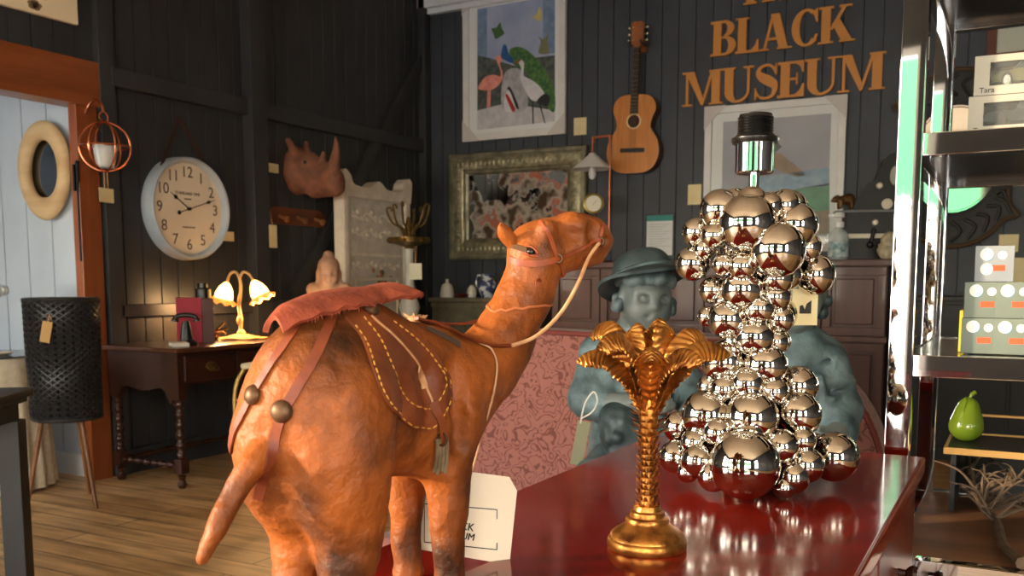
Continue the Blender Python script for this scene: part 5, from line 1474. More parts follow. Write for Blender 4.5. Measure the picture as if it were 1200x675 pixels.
art2('painted_earth', am('print_earth', (110, 70, 56), (140, 96, 70)), [(915, 252), (972, 246), (972, 274), (915, 278)], 2)
B().box2((-w2 + .05, -.0215, -h2 + .05), (w2 - .05, -.0205, h2 - .05)).to('glazing', glass_mat('picture_glass', alpha=.10), gp)
guards(t, w2, h2, .15, -.035, ((-1, -1), (1, -1), (-1, 1), (1, 1)))

# ornate silver gilt mirror
silver = mat('silver_gilt', (176, 170, 142), .42, .6, col2=(124, 118, 96), vs=20, bump=.2, bs=60)
silver2 = mat('silver_gilt_plain', (150, 145, 122), .42, .6, col2=(108, 103, 86), vs=10)
mx0, mx1, mz0, mz1 = -4.23, -2.99, 1.28, 2.14
t = thing('framed_mirror', 'large foxed mirror in a carved silver gilt frame under the bird print', 'mirror', ((mx0 + mx1) / 2, VB - .002, (mz0 + mz1) / 2))
w2, h2 = (mx1 - mx0) / 2, (mz1 - mz0) / 2
def mframe(prof, name, m):
    bm = bmesh.new(); rings = []
    for d, y in prof: rings.append([bm.verts.new((sx * (w2 - d), -y, sz * (h2 - d))) for sx, sz in ((-1, -1), (1, -1), (1, 1), (-1, 1))])
    for a, c in zip(rings, rings[1:]):
        for k in range(4): bm.faces.new((a[k], a[(k + 1) % 4], c[(k + 1) % 4], c[k]))
    return obj(name, bm, m, t, 30)
mframe([(0, 0), (0, .05), (.012, .06), (.03, .06), (.036, .05), (.045, .048)], 'outer_moulding', silver2)
mframe([(.045, .048), (.06, .058), (.09, .06), (.12, .05), (.135, .04)], 'carved_border', silver)
mframe([(.135, .04), (.14, .03), (.15, .028), (.165, .022), (.175, .01)], 'inner_moulding', silver2)
b = B()
for i in range(26):
    x = -w2 + .09 + i * (2 * w2 - .18) / 25
    for z in (-1, 1): b.ball((x, -.06, z * (h2 - .09)), (.016, .008, .024), 8, 5)
for i in range(17):
    z = -h2 + .13 + i * (2 * h2 - .26) / 16
    for x in (-1, 1): b.ball((x * (w2 - .09), -.06, z), (.024, .008, .016), 8, 5)
b.to('carved_ornament', silver, t)
B().box2((-w2 + .17, -.012, -h2 + .17), (w2 - .17, -.004, h2 - .17)).to('mirror_glass', mirror_mat('foxed_mirror', True, (214, 216, 218)), t)

# guitar
spruce = wood('guitar_spruce', (206, 136, 70), (186, 116, 56), 'z', 40, .3, coat=.3, bump=0)
mahog = wood('guitar_mahogany', (92, 48, 26), (66, 34, 20), 'z', 20, .35, coat=.2)
gt = thing('acoustic_guitar', 'pale topped acoustic guitar hanging on the dark back wall', 'guitar', (-2.60, VB, 1.9), rot=(0, .035, 0))
def gz(py): return EYE + (P(747, py, v=VB - .1).z - EYE) - 1.9
half = [(0, .0), (.10, .006), (.17, .05), (.205, .14), (.19, .235), (.145, .305), (.132, .345), (.145, .40), (.165, .45), (.158, .505), (.12, .55), (.06, .565), (0, .566)]
hsp = [tuple(q) for q in spline(half, 6)]
outl = hsp + [(-x, z) for x, z in hsp[::-1][1:-1]]
b = B(); b.prism(outl, -.1, -.0); b.to('sides', mahog, gt)
b = B(); b.prism(outl, -.1035, -.1); b.to('soundboard', spruce, gt)
hz = .375
b = B(); b.lathe([(.058, 0), (.058, .001), (.046, .0012), (.046, 0)], 40, frame((0, -.1036, hz), (PI / 2, 0, 0)), cap=False); b.to('rosette', mat('rosette_pale', (224, 196, 150), .5), gt)
B().lathe([(.046, 0), (.0, .0005)], 40, frame((0, -.1037, hz), (PI / 2, 0, 0)), cap=False).to('sound_hole', mat('sound_hole_dark', (58, 30, 18), .7), gt)
nk0, nk1 = .43, .90
b = B(); b.prism([(-.03, nk0), (.03, nk0), (.023, nk1), (-.023, nk1)], -.113, -.1036); b.to('fretboard', mat('rosewood', (48, 34, 28), .45), gt)
b = B(); b.prism([(-.027, .56), (.027, .56), (.021, nk1), (-.021, nk1)], -.1036, -.085); b.to('neck', mahog, gt)
b = B()
for i in range(15):
    z = nk1 - (nk1 - .0) * (1 - .5 ** (i / 12.0)) * .9
    if z > nk0 + .01: b.box((0, -.1135, z), (.05, .0014, .0022))
b.to('fret', mat('fret_wire', (170, 160, 140), .3, 1), gt)
hstock = wood('headstock', (160, 92, 46), (130, 70, 36), 'z', 20, .35, coat=.3)
b = B(); b.prism([(-.026, nk1), (.026, nk1), (.043, nk1 + .03), (.05, nk1 + .17), (.02, nk1 + .185), (0, nk1 + .178), (-.02, nk1 + .185), (-.05, nk1 + .17), (-.043, nk1 + .03)], -.11, -.092); b.to('headstock', hstock, gt)
pegm2 = mat('tuner_metal', (206, 196, 170), .25, .9)
for k in range(3):
    for sx in (-1, 1):
        b = B(); b.cyl((sx * .028, -.118, nk1 + .05 + k * .045), (sx * .028, -.1, nk1 + .05 + k * .045), .006, seg=10); b.cyl((sx * .04, -.095, nk1 + .05 + k * .045), (sx * .066, -.095, nk1 + .05 + k * .045), .004, seg=8); b.ball((sx * .07, -.095, nk1 + .05 + k * .045), (.01, .006, .012), 10, 6); b.to('tuner', pegm2, gt)
b = B(); b.box((0, -.108, .165), (.19, .01, .03), None, .003); b.box((0, -.108, .165), (.11, .014, .018), None, .003); b.to('bridge', mat('bridge_ebony', (30, 24, 22), .45), gt)
b = B()
for k in range(6): x = -.02 + k * .008; b.tube([(x * 1.3, -.1155, .17), (x * .85, -.1165, nk1 + .02)], .0007, 4)
b.to('strings', mat('steel_string', (180, 170, 150), .3, 1), gt)
q = thing('guitar_hook', 'wooden wall hook holding the guitar by its neck', 'hook', (-2.585, VB, 1.9 + nk1 + .02))
B().box((0.03, -.02, 0), (.07, .04, .09), None, .008).to('plate', hstock, q)
b = B()
for sx in (-1, 1): b.tube(vs([(.03, -.03, 0), (.03 + sx * .045 - .005, -.05, 0), (.03 + sx * .045 - .012, -.14, 0), (.03 + sx * .04 - .012, -.145, .02)], 4), .006, 8)
b.to('fork', blk, q)

# cards and clipboard on the back wall
for px, py, w_, h_, lb in ((680, 148, .105, .13, 'cream card pinned between the bird print and the guitar'), (814, 228, .1, .145, 'cream card pinned left of the glazed print'), (1182, 285, .11, .11, 'cream card pinned below the round carved mirror'), (1192, 318, .11, .17, 'large cream card on the back wall behind the small boxes')):
    q = wb(px, py, .002); o = B().box((0, -.002, 0), (w_, .003, h_)).to('wall_card', cream_card); o.location = q; tag(o, lb, 'card')
n1, n2 = wb(757, 251), wb(790, 301)
t = thing('clipboard_notice', 'notice with a teal heading in a thin black holder on the back wall', 'notice', ((n1.x + n2.x) / 2, VB, (n1.z + n2.z) / 2))
nw, nh = (n2.x - n1.x) / 2, (n1.z - n2.z) / 2
B().box2((-nw, -.012, -nh), (nw, 0, nh), .003).to('holder', blk, t)
pp = B().box2((-nw + .012, -.0135, -nh + .012), (nw - .012, -.012, nh - .012)).to('paper', mat('notice_paper', (206, 210, 212), .6), t)
B().box2((-nw + .012, -.0145, nh - .055), (nw - .012, -.0135, nh - .012)).to('heading', mat('teal_print', (44, 130, 124), .6), pp)
b = B()
for i in range(10): b.box2((-nw + .03, -.0142, nh - .08 - i * .018), (nw - .03 - .03 * (i % 3), -.0135, nh - .077 - i * .018))
b.to('text_line', mat('grey_print', (150, 154, 158), .7), pp)

# ================================================================= THE BLACK MUSEUM letters
lm = mat('orange_letter', (212, 144, 66), .5, col2=(200, 132, 58), vs=4)
def rect(x0, z0, x1, z1): return [(x0, z0), (x1, z0), (x1, z1), (x0, z1)]
def diag(xb, xt, w, z0=0.0, z1=1.0): return [(xb - w / 2, z0), (xb + w / 2, z0), (xt + w / 2, z1), (xt - w / 2, z1)]
def arc(cx, cz, ro, ri, a0, a1, n=16):
    f = lambda r, t: (cx + r[0] * math.cos(t), cz + r[1] * math.sin(t))
    a = [math.radians(a0 + (a1 - a0) * i / n) for i in range(n + 1)]
    out = []
    for i in range(n):
        out.append([f(ro, a[i]), f(ro, a[i + 1]), (f((ri[0], ri[1]), a[i + 1])[0] - ri[2], f(ri, a[i + 1])[1]), (f(ri, a[i])[0] - ri[2], f(ri, a[i])[1])])
    return out
def serif(x, z, w, up=True):
    h = .055; return [rect(x - w / 2, z, x + w / 2, z + h)] if up else [rect(x - w / 2, z - h, x + w / 2, z)]
def G(ch):
    """heavy roman capitals, height 1: list of outlines and the width"""
    S = .25; T = .075
    if ch == 'L': return [rect(.08, 0, .08 + S, 1), rect(.0, 0, .70, T)] + serif(.205, 1, .42, False) + [[(.70, 0), (.70, .36), (.655, .36), (.60, .2), (.48, T), (.4, T)]], .74
    if ch == 'T': return [rect(.28, 0, .28 + S, 1), rect(.02, 1 - T, .79, 1)] + serif(.405, 0, .44) + [[(.02, 1), (.02, .66), (.06, .66), (.12, .84), (.28, 1 - T)], [(.79, 1), (.79, .66), (.75, .66), (.69, .84), (.53, 1 - T)]], .81
    if ch == 'H': return [rect(.08, 0, .08 + S, 1), rect(.6, 0, .6 + S, 1), rect(.3, .46, .62, .54)] + serif(.205, 0, .4) + serif(.205, 1, .4, False) + serif(.725, 0, .4) + serif(.725, 1, .4, False), .93
    if ch == 'E': return [rect(.08, 0, .08 + S, 1), rect(0, 0, .72, T), rect(0, 1 - T, .70, 1), rect(.3, .47, .52, .54), rect(.50, .34, .545, .67)] + [[(.72, 0), (.72, .36), (.675, .36), (.61, .2), (.48, T)], [(.70, 1), (.70, .68), (.655, .68), (.6, .84), (.48, 1 - T)]], .76
    if ch == 'B': return [rect(.08, 0, .08 + S, 1), rect(0, 0, .45, T), rect(0, 1 - T, .42, 1), rect(.3, .49, .45, .55)] + arc(.42, .765, (.30, .235), (.09, .165, 0), -90, 90) + arc(.44, .275, (.34, .275), (.11, .205, 0), -90, 90), .8
    if ch == 'A': return [diag(.17, .42, .085), diag(.74, .47, .26), rect(.24, .27, .66, .34)] + serif(.155, 0, .31) + serif(.76, 0, .44), .98
    if ch == 'C': return arc(.44, .5, (.42, .515), (.20, .445, -.0), 52, 318, 30) + [[(.72, 1.0), (.76, 1.0), (.76, .63), (.715, .63), (.66, .8), (.6, .88)], [(.69, .3), (.775, .3), (.70, .12), (.6, .06)]], .82
    if ch == 'K': return [rect(.08, 0, .08 + S, 1), [(.3, .36), (.4, .36), (.8, 1), (.68, 1)], [(.37, .52), (.56, .68), (.96, 0), (.66, 0)]] + serif(.205, 0, .42) + serif(.205, 1, .42, False) + serif(.74, 1, .36, False) + serif(.8, 0, .44), 1.02
    if ch == 'M': return [rect(.1, 0, .175, 1), rect(.86, 0, 1.11, 1), [(.08, 1), (.34, 1), (.66, .08), (.56, 0)], [(.55, 0), (.62, .0), (.93, 1), (.84, 1)]] + serif(.14, 0, .3) + serif(.14, 1, .3, False) + serif(.985, 0, .4) + serif(.985, 1, .4, False), 1.2
    if ch == 'U': return [rect(.08, .3, .08 + S, 1), rect(.72, .32, .795, 1)] + arc(.4375, .32, (.3575, .34), (.285, .265, -.0), 270, 360) + arc(.4375, .32, (.3575, .34), (.1075, .265, 0), 180, 270) + serif(.205, 1, .4, False) + serif(.757, 1, .3, False), .93
    if ch == 'S':
        c = spline([(.60, .80), (.50, .93), (.36, .965), (.20, .90), (.15, .77), (.24, .64), (.42, .53), (.57, .41), (.61, .26), (.54, .10), (.38, .035), (.20, .07), (.10, .21)], 5); n = len(c) - 1; out = []
        w = lambda i: .035 + .105 * math.exp(-((i / n - .5) / .17) ** 2)
        L = []
        for i in range(n + 1):
            d = c[min(i + 1, n)] - c[max(i - 1, 0)]; d = d / np.linalg.norm(d); nn = np.array((-d[1], d[0])); L.append((c[i] + nn * w(i), c[i] - nn * w(i)))
        for i in range(n): out.append([tuple(L[i][0]), tuple(L[i + 1][0]), tuple(L[i + 1][1]), tuple(L[i][1])])
        return out + [[(.62, 1.0), (.66, 1.0), (.66, .66), (.62, .66), (.575, .8)], [(.05, 0), (.09, 0), (.14, .18), (.09, .34), (.05, .34)]], .72
def word(wd, xa, xb, za, zb, zs=1.0):
    gl = [G(c) for c in wd]; tot = sum(g[1] for g in gl) - .04 * (len(gl) - 1)
    h = zb - za; kx = (xb - xa) / tot; x = xa
    seen = {}
    for i, (c, (pl, w_)) in enumerate(zip(wd, gl)):
        t = bm = None
        b = B()
        for j, p in enumerate(pl): b.prism([(q[0] * kx, q[1] * h) for q in p], -.022 - .00008 * j, 0)
        seen[c] = seen.get(c, 0) + 1
        o = b.to('wall_letter', lm); o.location = (x, VB - .001, za)
        extra = ''
        if wd.count(c) > 1: extra = ', first of its row' if seen[c] == 1 else ', last of its row'
        rows = {'THE': 'top', 'BLACK': 'middle', 'MUSEUM': 'lowest'}
        if wd == 'MUSEUM' and c == 'U': extra = ', second in row' if seen[c] == 1 else ', fifth in row'
        tag(o, 'orange serif letter %s in the %s row of the wall sign%s' % (c, rows[wd], extra), 'letter', 'letters of the wall sign')
        x += (w_ - .04) * kx
word('BLACK', -2.045, -1.065, 2.69, 2.93)
word('MUSEUM', -2.245, -.865, 2.36, 2.60)
word('THE', -1.86, -1.32, 3.015, 3.25)

# ================================================================= back counter cabinet and what stands on it
cab_m = wood('cabinet_redwood', (88, 52, 46), (68, 38, 34), 'z', 12, .45, coat=.1)
cab_d = wood('cabinet_panel', (78, 46, 42), (60, 34, 31), 'z', 12, .45, coat=.1)
cu0, cu1 = P(648, 320, v=6.25).x, P(1040, 330, v=6.25).x
czt = P(850, 305.5, v=6.22).z
cbn = thing('panelled_cabinet', 'long reddish panelled cabinet standing along the back wall', 'cabinet', ((cu0 + cu1) / 2, 6.25, 0))
cw = (cu1 - cu0) / 2
B().box2((-cw - .03, -.05, czt - .045), (cw + .10, .49, czt), .008).to('top', cab_m, cbn)
B().box2((-cw, .0, .1), (cw, .48, czt - .045)).to('carcass', cab_d, cbn)
zr = P(750, 391, v=6.22).z
b = B(); b.box2((-cw - .015, -.035, zr - .02), (cw + .015, 0, zr + .02), .006); b.box2((-cw - .02, -.03, 0), (cw + .02, .48, .1), .006); b.to('ledge', cab_m, cbn)
n = 6; pw_ = 2 * cw / n
for i in range(n):
    for z0, z1, nm in ((zr + .02, czt - .045, 'drawer_panel'), (.1, zr - .02, 'door')):
        x0 = -cw + i * pw_; x1 = x0 + pw_; s_ = .055
        b = B()
        for (a, c, e, f) in ((x0 + .004, z0 + .004, x1 - .004, z0 + s_), (x0 + .004, z1 - s_, x1 - .004, z1 - .004), (x0 + .004, z0 + s_, x0 + s_, z1 - s_), (x1 - s_, z0 + s_, x1 - .004, z1 - s_)): b.box2((a, -.022, c), (e, 0, f), .003)
        d = b.to(nm, cab_m, cbn)
        B().box2((x0 + s_ + .02, -.012, z0 + s_ + .02), (x1 - s_ - .02, .001, z1 - s_ - .02), .008, 1).to('raised_panel', cab_m, d)

bc0 = cu1 + .12
bcp = thing('black_cupboard', 'low black cupboard standing right of the panelled cabinet behind the chrome shelves', 'cupboard', (bc0, 6.3, 0))
B().box2((0, -.02, .98), (1.7, .45, 1.01), .004).to('top', blackw, bcp)
B().box2((.01, .0, .06), (1.69, .44, .98)).to('carcass', blackw, bcp)
for k in range(3):
    d = B().box2((.03 + k * .553, -.016, .1), (.03 + k * .553 + .535, 0, .96), .004).to('door', blackw, bcp)
    B().ball((.03 + k * .553 + .49, -.03, .6), .014, 12, 8).to('knob', dark_iron, d)
B().box2((.03, .01, 0), (1.67, .43, .06)).to('plinth', blackw, bcp)
# copper pipe lamp with a gauge
q = P(713, 310, v=6.42)
pl_ = thing('pipe_lamp', 'copper pipe lamp with a white glass coolie shade and a gauge', 'lamp', (q.x, 6.42, czt))
k_ = (q.dot(FW)) / 1107
def lz(py): return EYE - (py - 330) * k_ * .985 - czt
pipe = mat('copper_pipe', (166, 100, 76), .32, 1.0)
B().lathe([(0, 0), (.07, 0), (.07, .012), (.03, .02), (.02, .035), (0, .035)], 24, frame((-.06, 0, 0))).to('base', pipe, pl_)
b = B(); b.tube([(-.06, 0, .03), (-.06, 0, .07), (.0, 0, .09), (.006, 0, lz(166)), (-.004, 0, lz(160)), (-.125, 0, lz(161)), (-.133, 0, lz(165)), (-.135, 0, lz(180))], .0095, 10); b.to('pipe', pipe, pl_)
b = B()
for x, y in ((.004, 163), (-.13, 163), (0.004, 225)): b.lathe([(.0, -.02), (.014, -.02), (.014, .02), (0, .02)], 14, frame((x, 0, lz(y))))
b.to('elbow', pipe, pl_)
opal = mat('opal_glass', (214, 214, 216), .3)
B().lathe([(.022, lz(179)), (.03, lz(181)), (.143, lz(196)), (.146, lz(197.5)), (.14, lz(197.3)), (.026, lz(183)), (.02, lz(180))], 40, frame((-.135, 0, 0)), cap=False).to('lamp_shade', opal, pl_)
B().lathe([(0, lz(210)), (.02, lz(208)), (.03, lz(203)), (.018, lz(196)), (.012, lz(186)), (0, lz(186))], 20, frame((-.135, 0, 0))).to('bulb', opal, pl_)
b = B(); b.tube([(-.06, 0, .06), (-.11, 0, .1), (-.115, 0, lz(252))], .008, 8); b.to('gauge_pipe', pipe, pl_)
Mg = frame((-.118, -.01, lz(238)), (PI / 2, 0, .35))
gg = B().lathe([(0, -.025), (.068, -.025), (.074, -.01), (.074, .028), (.06, .032), (.058, .022), (0, .022)], 36, Mg).to('gauge', mat('gauge_brass', (150, 128, 62), .3, .9), pl_)
dl_ = B().lathe([(0, .022), (.058, .022), (.058, .0235), (0, .0235)], 36, Mg).to('dial', mat('gauge_face', (216, 212, 196), .5), gg)
b = B(); b.box((0, 0, 0), (.002, .045, .001)); me_ = b
o = b.to('needle', hm, gg); o.matrix_local = Mg @ Matrix.Translation((.008, .006, .0245)) @ Euler((0, 0, -.7)).to_matrix().to_4x4()

# black mechanical till
q = P(1024, 305, v=6.42); k_ = q.dot(FW) / 1107
ti = thing('antique_till', 'black antique stepped machine with white knobs and a crank on the cabinet', 'antique machine', (q.x, 6.42, czt), YAW * .55)
def tz(px, py): return ((px - 1024) * k_, EYE - (py - 330) * k_ - czt)
tm = mat('worn_black_iron', (24, 25, 27), .4, .2, col2=(18, 18, 20), vs=8)
tw = .3
B().box2((tz(990, 0)[0], -.06, 0), (tz(1064, 0)[0], .16, tz(0, 249)[1]), .006).to('case', tm, ti)
bp_ = [tz(999, 249)] + [tuple(q_) for q_ in spline([tz(999, 236), tz(1008, 226), tz(1012, 218), tz(1022, 212), tz(1026, 200), tz(1032, 188), tz(1042, 183), tz(1054, 184), tz(1061, 192), tz(1064, 206)], 5)] + [tz(1066, 249)]
b = B(); b.prism(bp_, -.03, .06); b.to('back_plate', tm, ti)
B().box2((tz(978, 0)[0], -.09, tz(0, 250.5)[1]), (tz(1064, 0)[0], .05, tz(0, 248)[1]), .002).to('shelf', mat('till_shelf', (110, 112, 110), .4), ti)
ivory = mat('ivory', (226, 218, 200), .35)
b = B(); b.prism([(tz(1043, 0)[0] + math.cos(t) * 6 * k_, tz(0, 209)[1] + math.sin(t) * 11 * k_ ) for t in [i * PI / 14 for i in range(28)]], -.034, -.03); b.to('oval_plate', mat('worn_plate', (150, 146, 138), .35, .4), ti)
for px, py, r in ((1026, 220, 3.6), (1035, 241, 6), (1022, 262, 3.4)):
    x, z = tz(px, py); y = -.03 if py < 248 else -.06
    B().lathe([(r * k_, 0), (r * k_, .012), (r * k_ * .7, .02), (0, .022)], 20, frame((x, y, z), (PI / 2, 0, 0))).to('knob', ivory, ti)
B().box2((tz(992, 0)[0], -.063, tz(0, 280)[1]), (tz(1062, 0)[0], -.059, tz(0, 275)[1])).to('white_strip', ivory, ti)
b = B(); x, z = tz(1021, 270); x1, z1 = tz(1017, 288); b.tube([(x, -.06, z), (x, -.085, z), (x1, -.09, z1)], .012, 10); b.ball((x1, -.1, z1), .022, 14, 10); b.to('crank', blk, ti)
# bear figurine on the ledge of the till
q = P(991, 249, d=ti.location.xy.to_3d().dot(FW) - .1)
be = thing('bear_figurine', 'small bronze bear figurine on the ledge of the black machine', 'figurine', (q.x, q.y, ti.location.z + tz(0, 248)[1] + .001), YAW)
pr = [E((.0, 0, .058), (.055, .03, .03)), E((.02, 0, .064), (.035, .032, .034)), E((-.062, 0, .062), (.022, .02, .02)), K((-.07, 0, .058), (-.088, 0, .052), .012, .009), E((-.055, -.014, .08), .008, None, .006), E((-.055, .014, .08), .008, None, .006)]
for x in (-.035, .035):
    for y in (-.016, .016): pr.append(K((x, y, .045), (x - .004, y, .009), .015, .010))
blob('body', pr, .0035, mat('bronze_bear', (112, 84, 50), .4, .7, col2=(76, 54, 32), vs=50), be, k=.014)
# hand gel bottle
q = P(982, 304, v=6.24); k_ = q.dot(FW) / 1107
hb = thing('pump_bottle', 'clear pump bottle with a white top on the cabinet beside the chrome lamp', 'bottle', (q.x, 6.24, czt))
B().lathe([(0, 0), (11 * k_, 0), (11.5 * k_, .01), (11.5 * k_, 26 * k_), (9 * k_, 32 * k_), (4.5 * k_, 36 * k_), (4.5 * k_, 38 * k_), (0, 38 * k_)], 28).to('bottle', glass_mat('gel_bottle', (206, 222, 226), .4), hb)
B().lathe([(11.7 * k_, 3 * k_), (11.7 * k_, 20 * k_)], 28, None, cap=False).to('wrapper', mat('teal_label', (88, 134, 142), .5, col2=(196, 210, 212), vs=30), hb)
b = B(); b.lathe([(5.5 * k_, 37 * k_), (5.5 * k_, 43 * k_), (2.4 * k_, 44 * k_), (2.4 * k_, 48 * k_), (6 * k_, 49 * k_), (5.5 * k_, 54 * k_), (0, 55 * k_)], 20); b.box((-6 * k_, 0, 51 * k_), (12 * k_, 5 * k_, 4 * k_), None, .004); b.to('pump', mat('white_plastic', (226, 228, 230), .35), hb)
# coral rock
q = P(1042, 305, v=6.24); k_ = q.dot(FW) / 1107
rk = [E((0, 0, 8 * k_), (12.5 * k_, 8 * k_, 9 * k_)), E((-1 * k_, 0, 20 * k_), (9 * k_, 7 * k_, 9 * k_)), E((0, 0, 27 * k_), (5 * k_, 5 * k_, 5 * k_)), E((7 * k_, 0, 12 * k_), (5 * k_, 6 * k_, 8 * k_))]
random.seed(3)
for i in range(30): rk.append(E((random.uniform(-11, 11) * k_, random.uniform(-6, 2) * k_, random.uniform(3, 24) * k_), random.uniform(2, 3.2) * k_, None, .01))
o = blob('coral_rock', rk, .006, mat('pale_rock', (186, 176, 154), .85, col2=(156, 146, 124), vs=30, bump=.2, bs=60), None, k=.02, noise=.003, nscale=50)
o.location = (q.x, 6.21, czt); tag(o, 'pale lumpy coral rock standing in front of the black machine', 'ornament')

# carved round mirror behind the chrome shelves
q = wb(1119, 187); k_ = q.dot(FW) / 1107
cm = thing('carved_mirror', 'round mirror in a dark carved wooden frame behind the chrome shelves', 'mirror', (q.x, VB - .002, q.z))
def mz(px, py): a = wb(px, py); return (a.x - q.x, a.z - q.z)
dkw = mat('black_carved_wood', (34, 32, 30), .55, col2=(22, 21, 20), vs=16, bump=.5, bs=34)
R_ = abs(mz(1157, 222)[0]) + .03
R_ = .30
qd = [(.325, 0), (.325, .18), (.33, .30), (.375, .355), (.385, .385), (.34, .385), (.29, .41), (.22, .49), (.12, .545), (0, .565)]
qd = [np.array(q_) for q_ in qd]
fullp = qd + [np.array((-q_[0], q_[1])) for q_ in qd[::-1][1:]] + [np.array((-q_[0], -q_[1])) for q_ in qd[1:]] + [np.array((q_[0], -q_[1])) for q_ in qd[::-1][1:-1]]
sp_ = spline(fullp, 4, True); sp_ = np.array(sp_)
d_ = np.r_[0, np.cumsum(np.linalg.norm(np.diff(np.vstack([sp_, sp_[:1]]), axis=0), axis=1))]
cl2 = np.vstack([sp_, sp_[:1]]); tt_ = np.linspace(0, d_[-1], 97)[:-1]
out = [(float(np.interp(t_, d_, cl2[:, 0])), float(np.interp(t_, d_, cl2[:, 1]))) for t_ in tt_]
MRX, MRZ = .262, .335
def mo(k_, g=0.0):
    x, z = out[k_ % 96]; th = math.atan2(z / MRZ, x / MRX); return (math.cos(th) * (MRX + g), math.sin(th) * (MRZ + g))
bm = bmesh.new(); n = 96
lay = [[(x * 1.0, -.0, z) for x, z in out], [(x, -.035, z) for x, z in out], [(x * .93, -.05, z * .93) for x, z in out], [(mo(i, .025)[0], -.03, mo(i, .025)[1]) for i in range(n)], [(mo(i)[0], -.012, mo(i)[1]) for i in range(n)]]
rg = [[bm.verts.new(p) for p in l] for l in lay]
for a, c in zip(rg, rg[1:]):
    for i in range(n): bm.faces.new((a[i], a[(i + 1) % n], c[(i + 1) % n], c[i]))
obj('carved_frame', bm, dkw, cm, 35)
b = B(); b.tube([(x * .985, -.042, z * .985) for x, z in out], .014, 8, True); b.to('edge_moulding', mat('brown_edge', (74, 56, 38), .4), cm)
b = B()
for k in range(32):
    o0 = np.array(out[k * 3]); i0 = np.array(mo(k * 3, .03)); o1 = np.array(out[(k * 3 + 2) % 96]); i1 = np.array(mo(k * 3 + 2, .03))
    A0 = i0 * .85 + o0 * .15; A1 = (i1 + o1) / 2; A2 = i0 * .2 + o0 * .8
    b.tube(vs([(A0[0], -.042, A0[1]), (A1[0], -.054, A1[1]), (A2[0], -.05, A2[1])], 4), .011, 6)
b.to('carved_leaf', dkw, cm)
b = B(); b.tube([(math.cos(2 * PI * i / 60) * (MRX - .002), -.016, math.sin(2 * PI * i / 60) * (MRZ - .002)) for i in range(60)], .008, 6, True); b.to('bevel', mirror_mat('mirror_bevel', tint=(225, 228, 230)), cm)
B().prism([(math.cos(2 * PI * i / 60) * MRX, math.sin(2 * PI * i / 60) * MRZ) for i in range(60)], -.012, -.006).to('mirror_glass', mirror_mat('clear_mirror'), cm)
# small wood framed picture upper right
a = wb(1158, 30); c2 = wb(1158, 75)
rw = wood('red_frame_wood', (112, 54, 32), (82, 38, 24), 'x', 12, .4)
t, w2, h2 = framed('wood_framed_picture', 'red wood framed pale picture above the boxed toy cars', 'picture', a.x, a.x + .62, c2.z, a.z + .05, .055, rw, .03)
B().box2((-w2 + .05, -.016, -h2 + .05), (w2 - .05, -.004, h2 - .05)).to('picture_sheet', mat('pale_sheet', (196, 200, 184), .6), t)

# ================================================================= chrome shelves
SU0, SV0, SD, SWd = -.215, 2.10, .72, .95
sh_ = thing('chrome_shelf_unit', 'tall polished chrome shelf unit with dark glass shelves at the right', 'shelf unit', (SU0, SV0, 0))
tubew = .048
for x in (0, SWd):
    for y in (0, SD): B().box2((x - tubew / 2, y - tubew / 2, 0), (x + tubew / 2, y + tubew / 2, 2.15), .003).to('post', chrome2, sh_)
dark_shelf = mat('dark_shelf_veneer', (44, 28, 22), .22, col2=(30, 19, 15), vs=14, coat=.2)
brown_shelf = wood('brown_shelf_veneer', (140, 98, 68), (100, 68, 46), 'x', 10, .5)
zs1 = P(1140, 418, v=SV0 - .02).z; zs2 = P(1140, 152, v=SV0 - .02).z; zs0 = P(1140, 664, v=SV0 - .02).z
zs3 = P(1160, 26, v=SV0 + SD).z
for z, m_ in ((zs0, brown_shelf), (zs1, dark_shelf), (zs2, dark_shelf), (zs3 + .03, dark_shelf)):
    f_ = .045
    b = B(); zt_0 = z
    b.box2((tubew / 2, -tubew / 2, z - f_), (SWd - tubew / 2, tubew / 2 - .012, z), .002); b.box2((tubew / 2, SD - tubew / 2 + .012, z - f_), (SWd - tubew / 2, SD + tubew / 2, z), .002)
    b.box2((-tubew / 2 + .004, tubew / 2, z - f_), (tubew / 2 - .016, SD - tubew / 2, z), .002); b.box2((SWd - tubew / 2 + .016, tubew / 2, z - f_), (SWd + tubew / 2 - .004, SD - tubew / 2, z), .002)
    b.to('rail', chrome2, sh_)
    B().box2((tubew / 2 - .016, tubew / 2 - .012, z - .03), (SWd - tubew / 2 + .016, SD - tubew / 2 + .012, z - .004)).to('shelf', m_, sh_)
def on_shelf(px, py, z): return P(px, py, z=z)
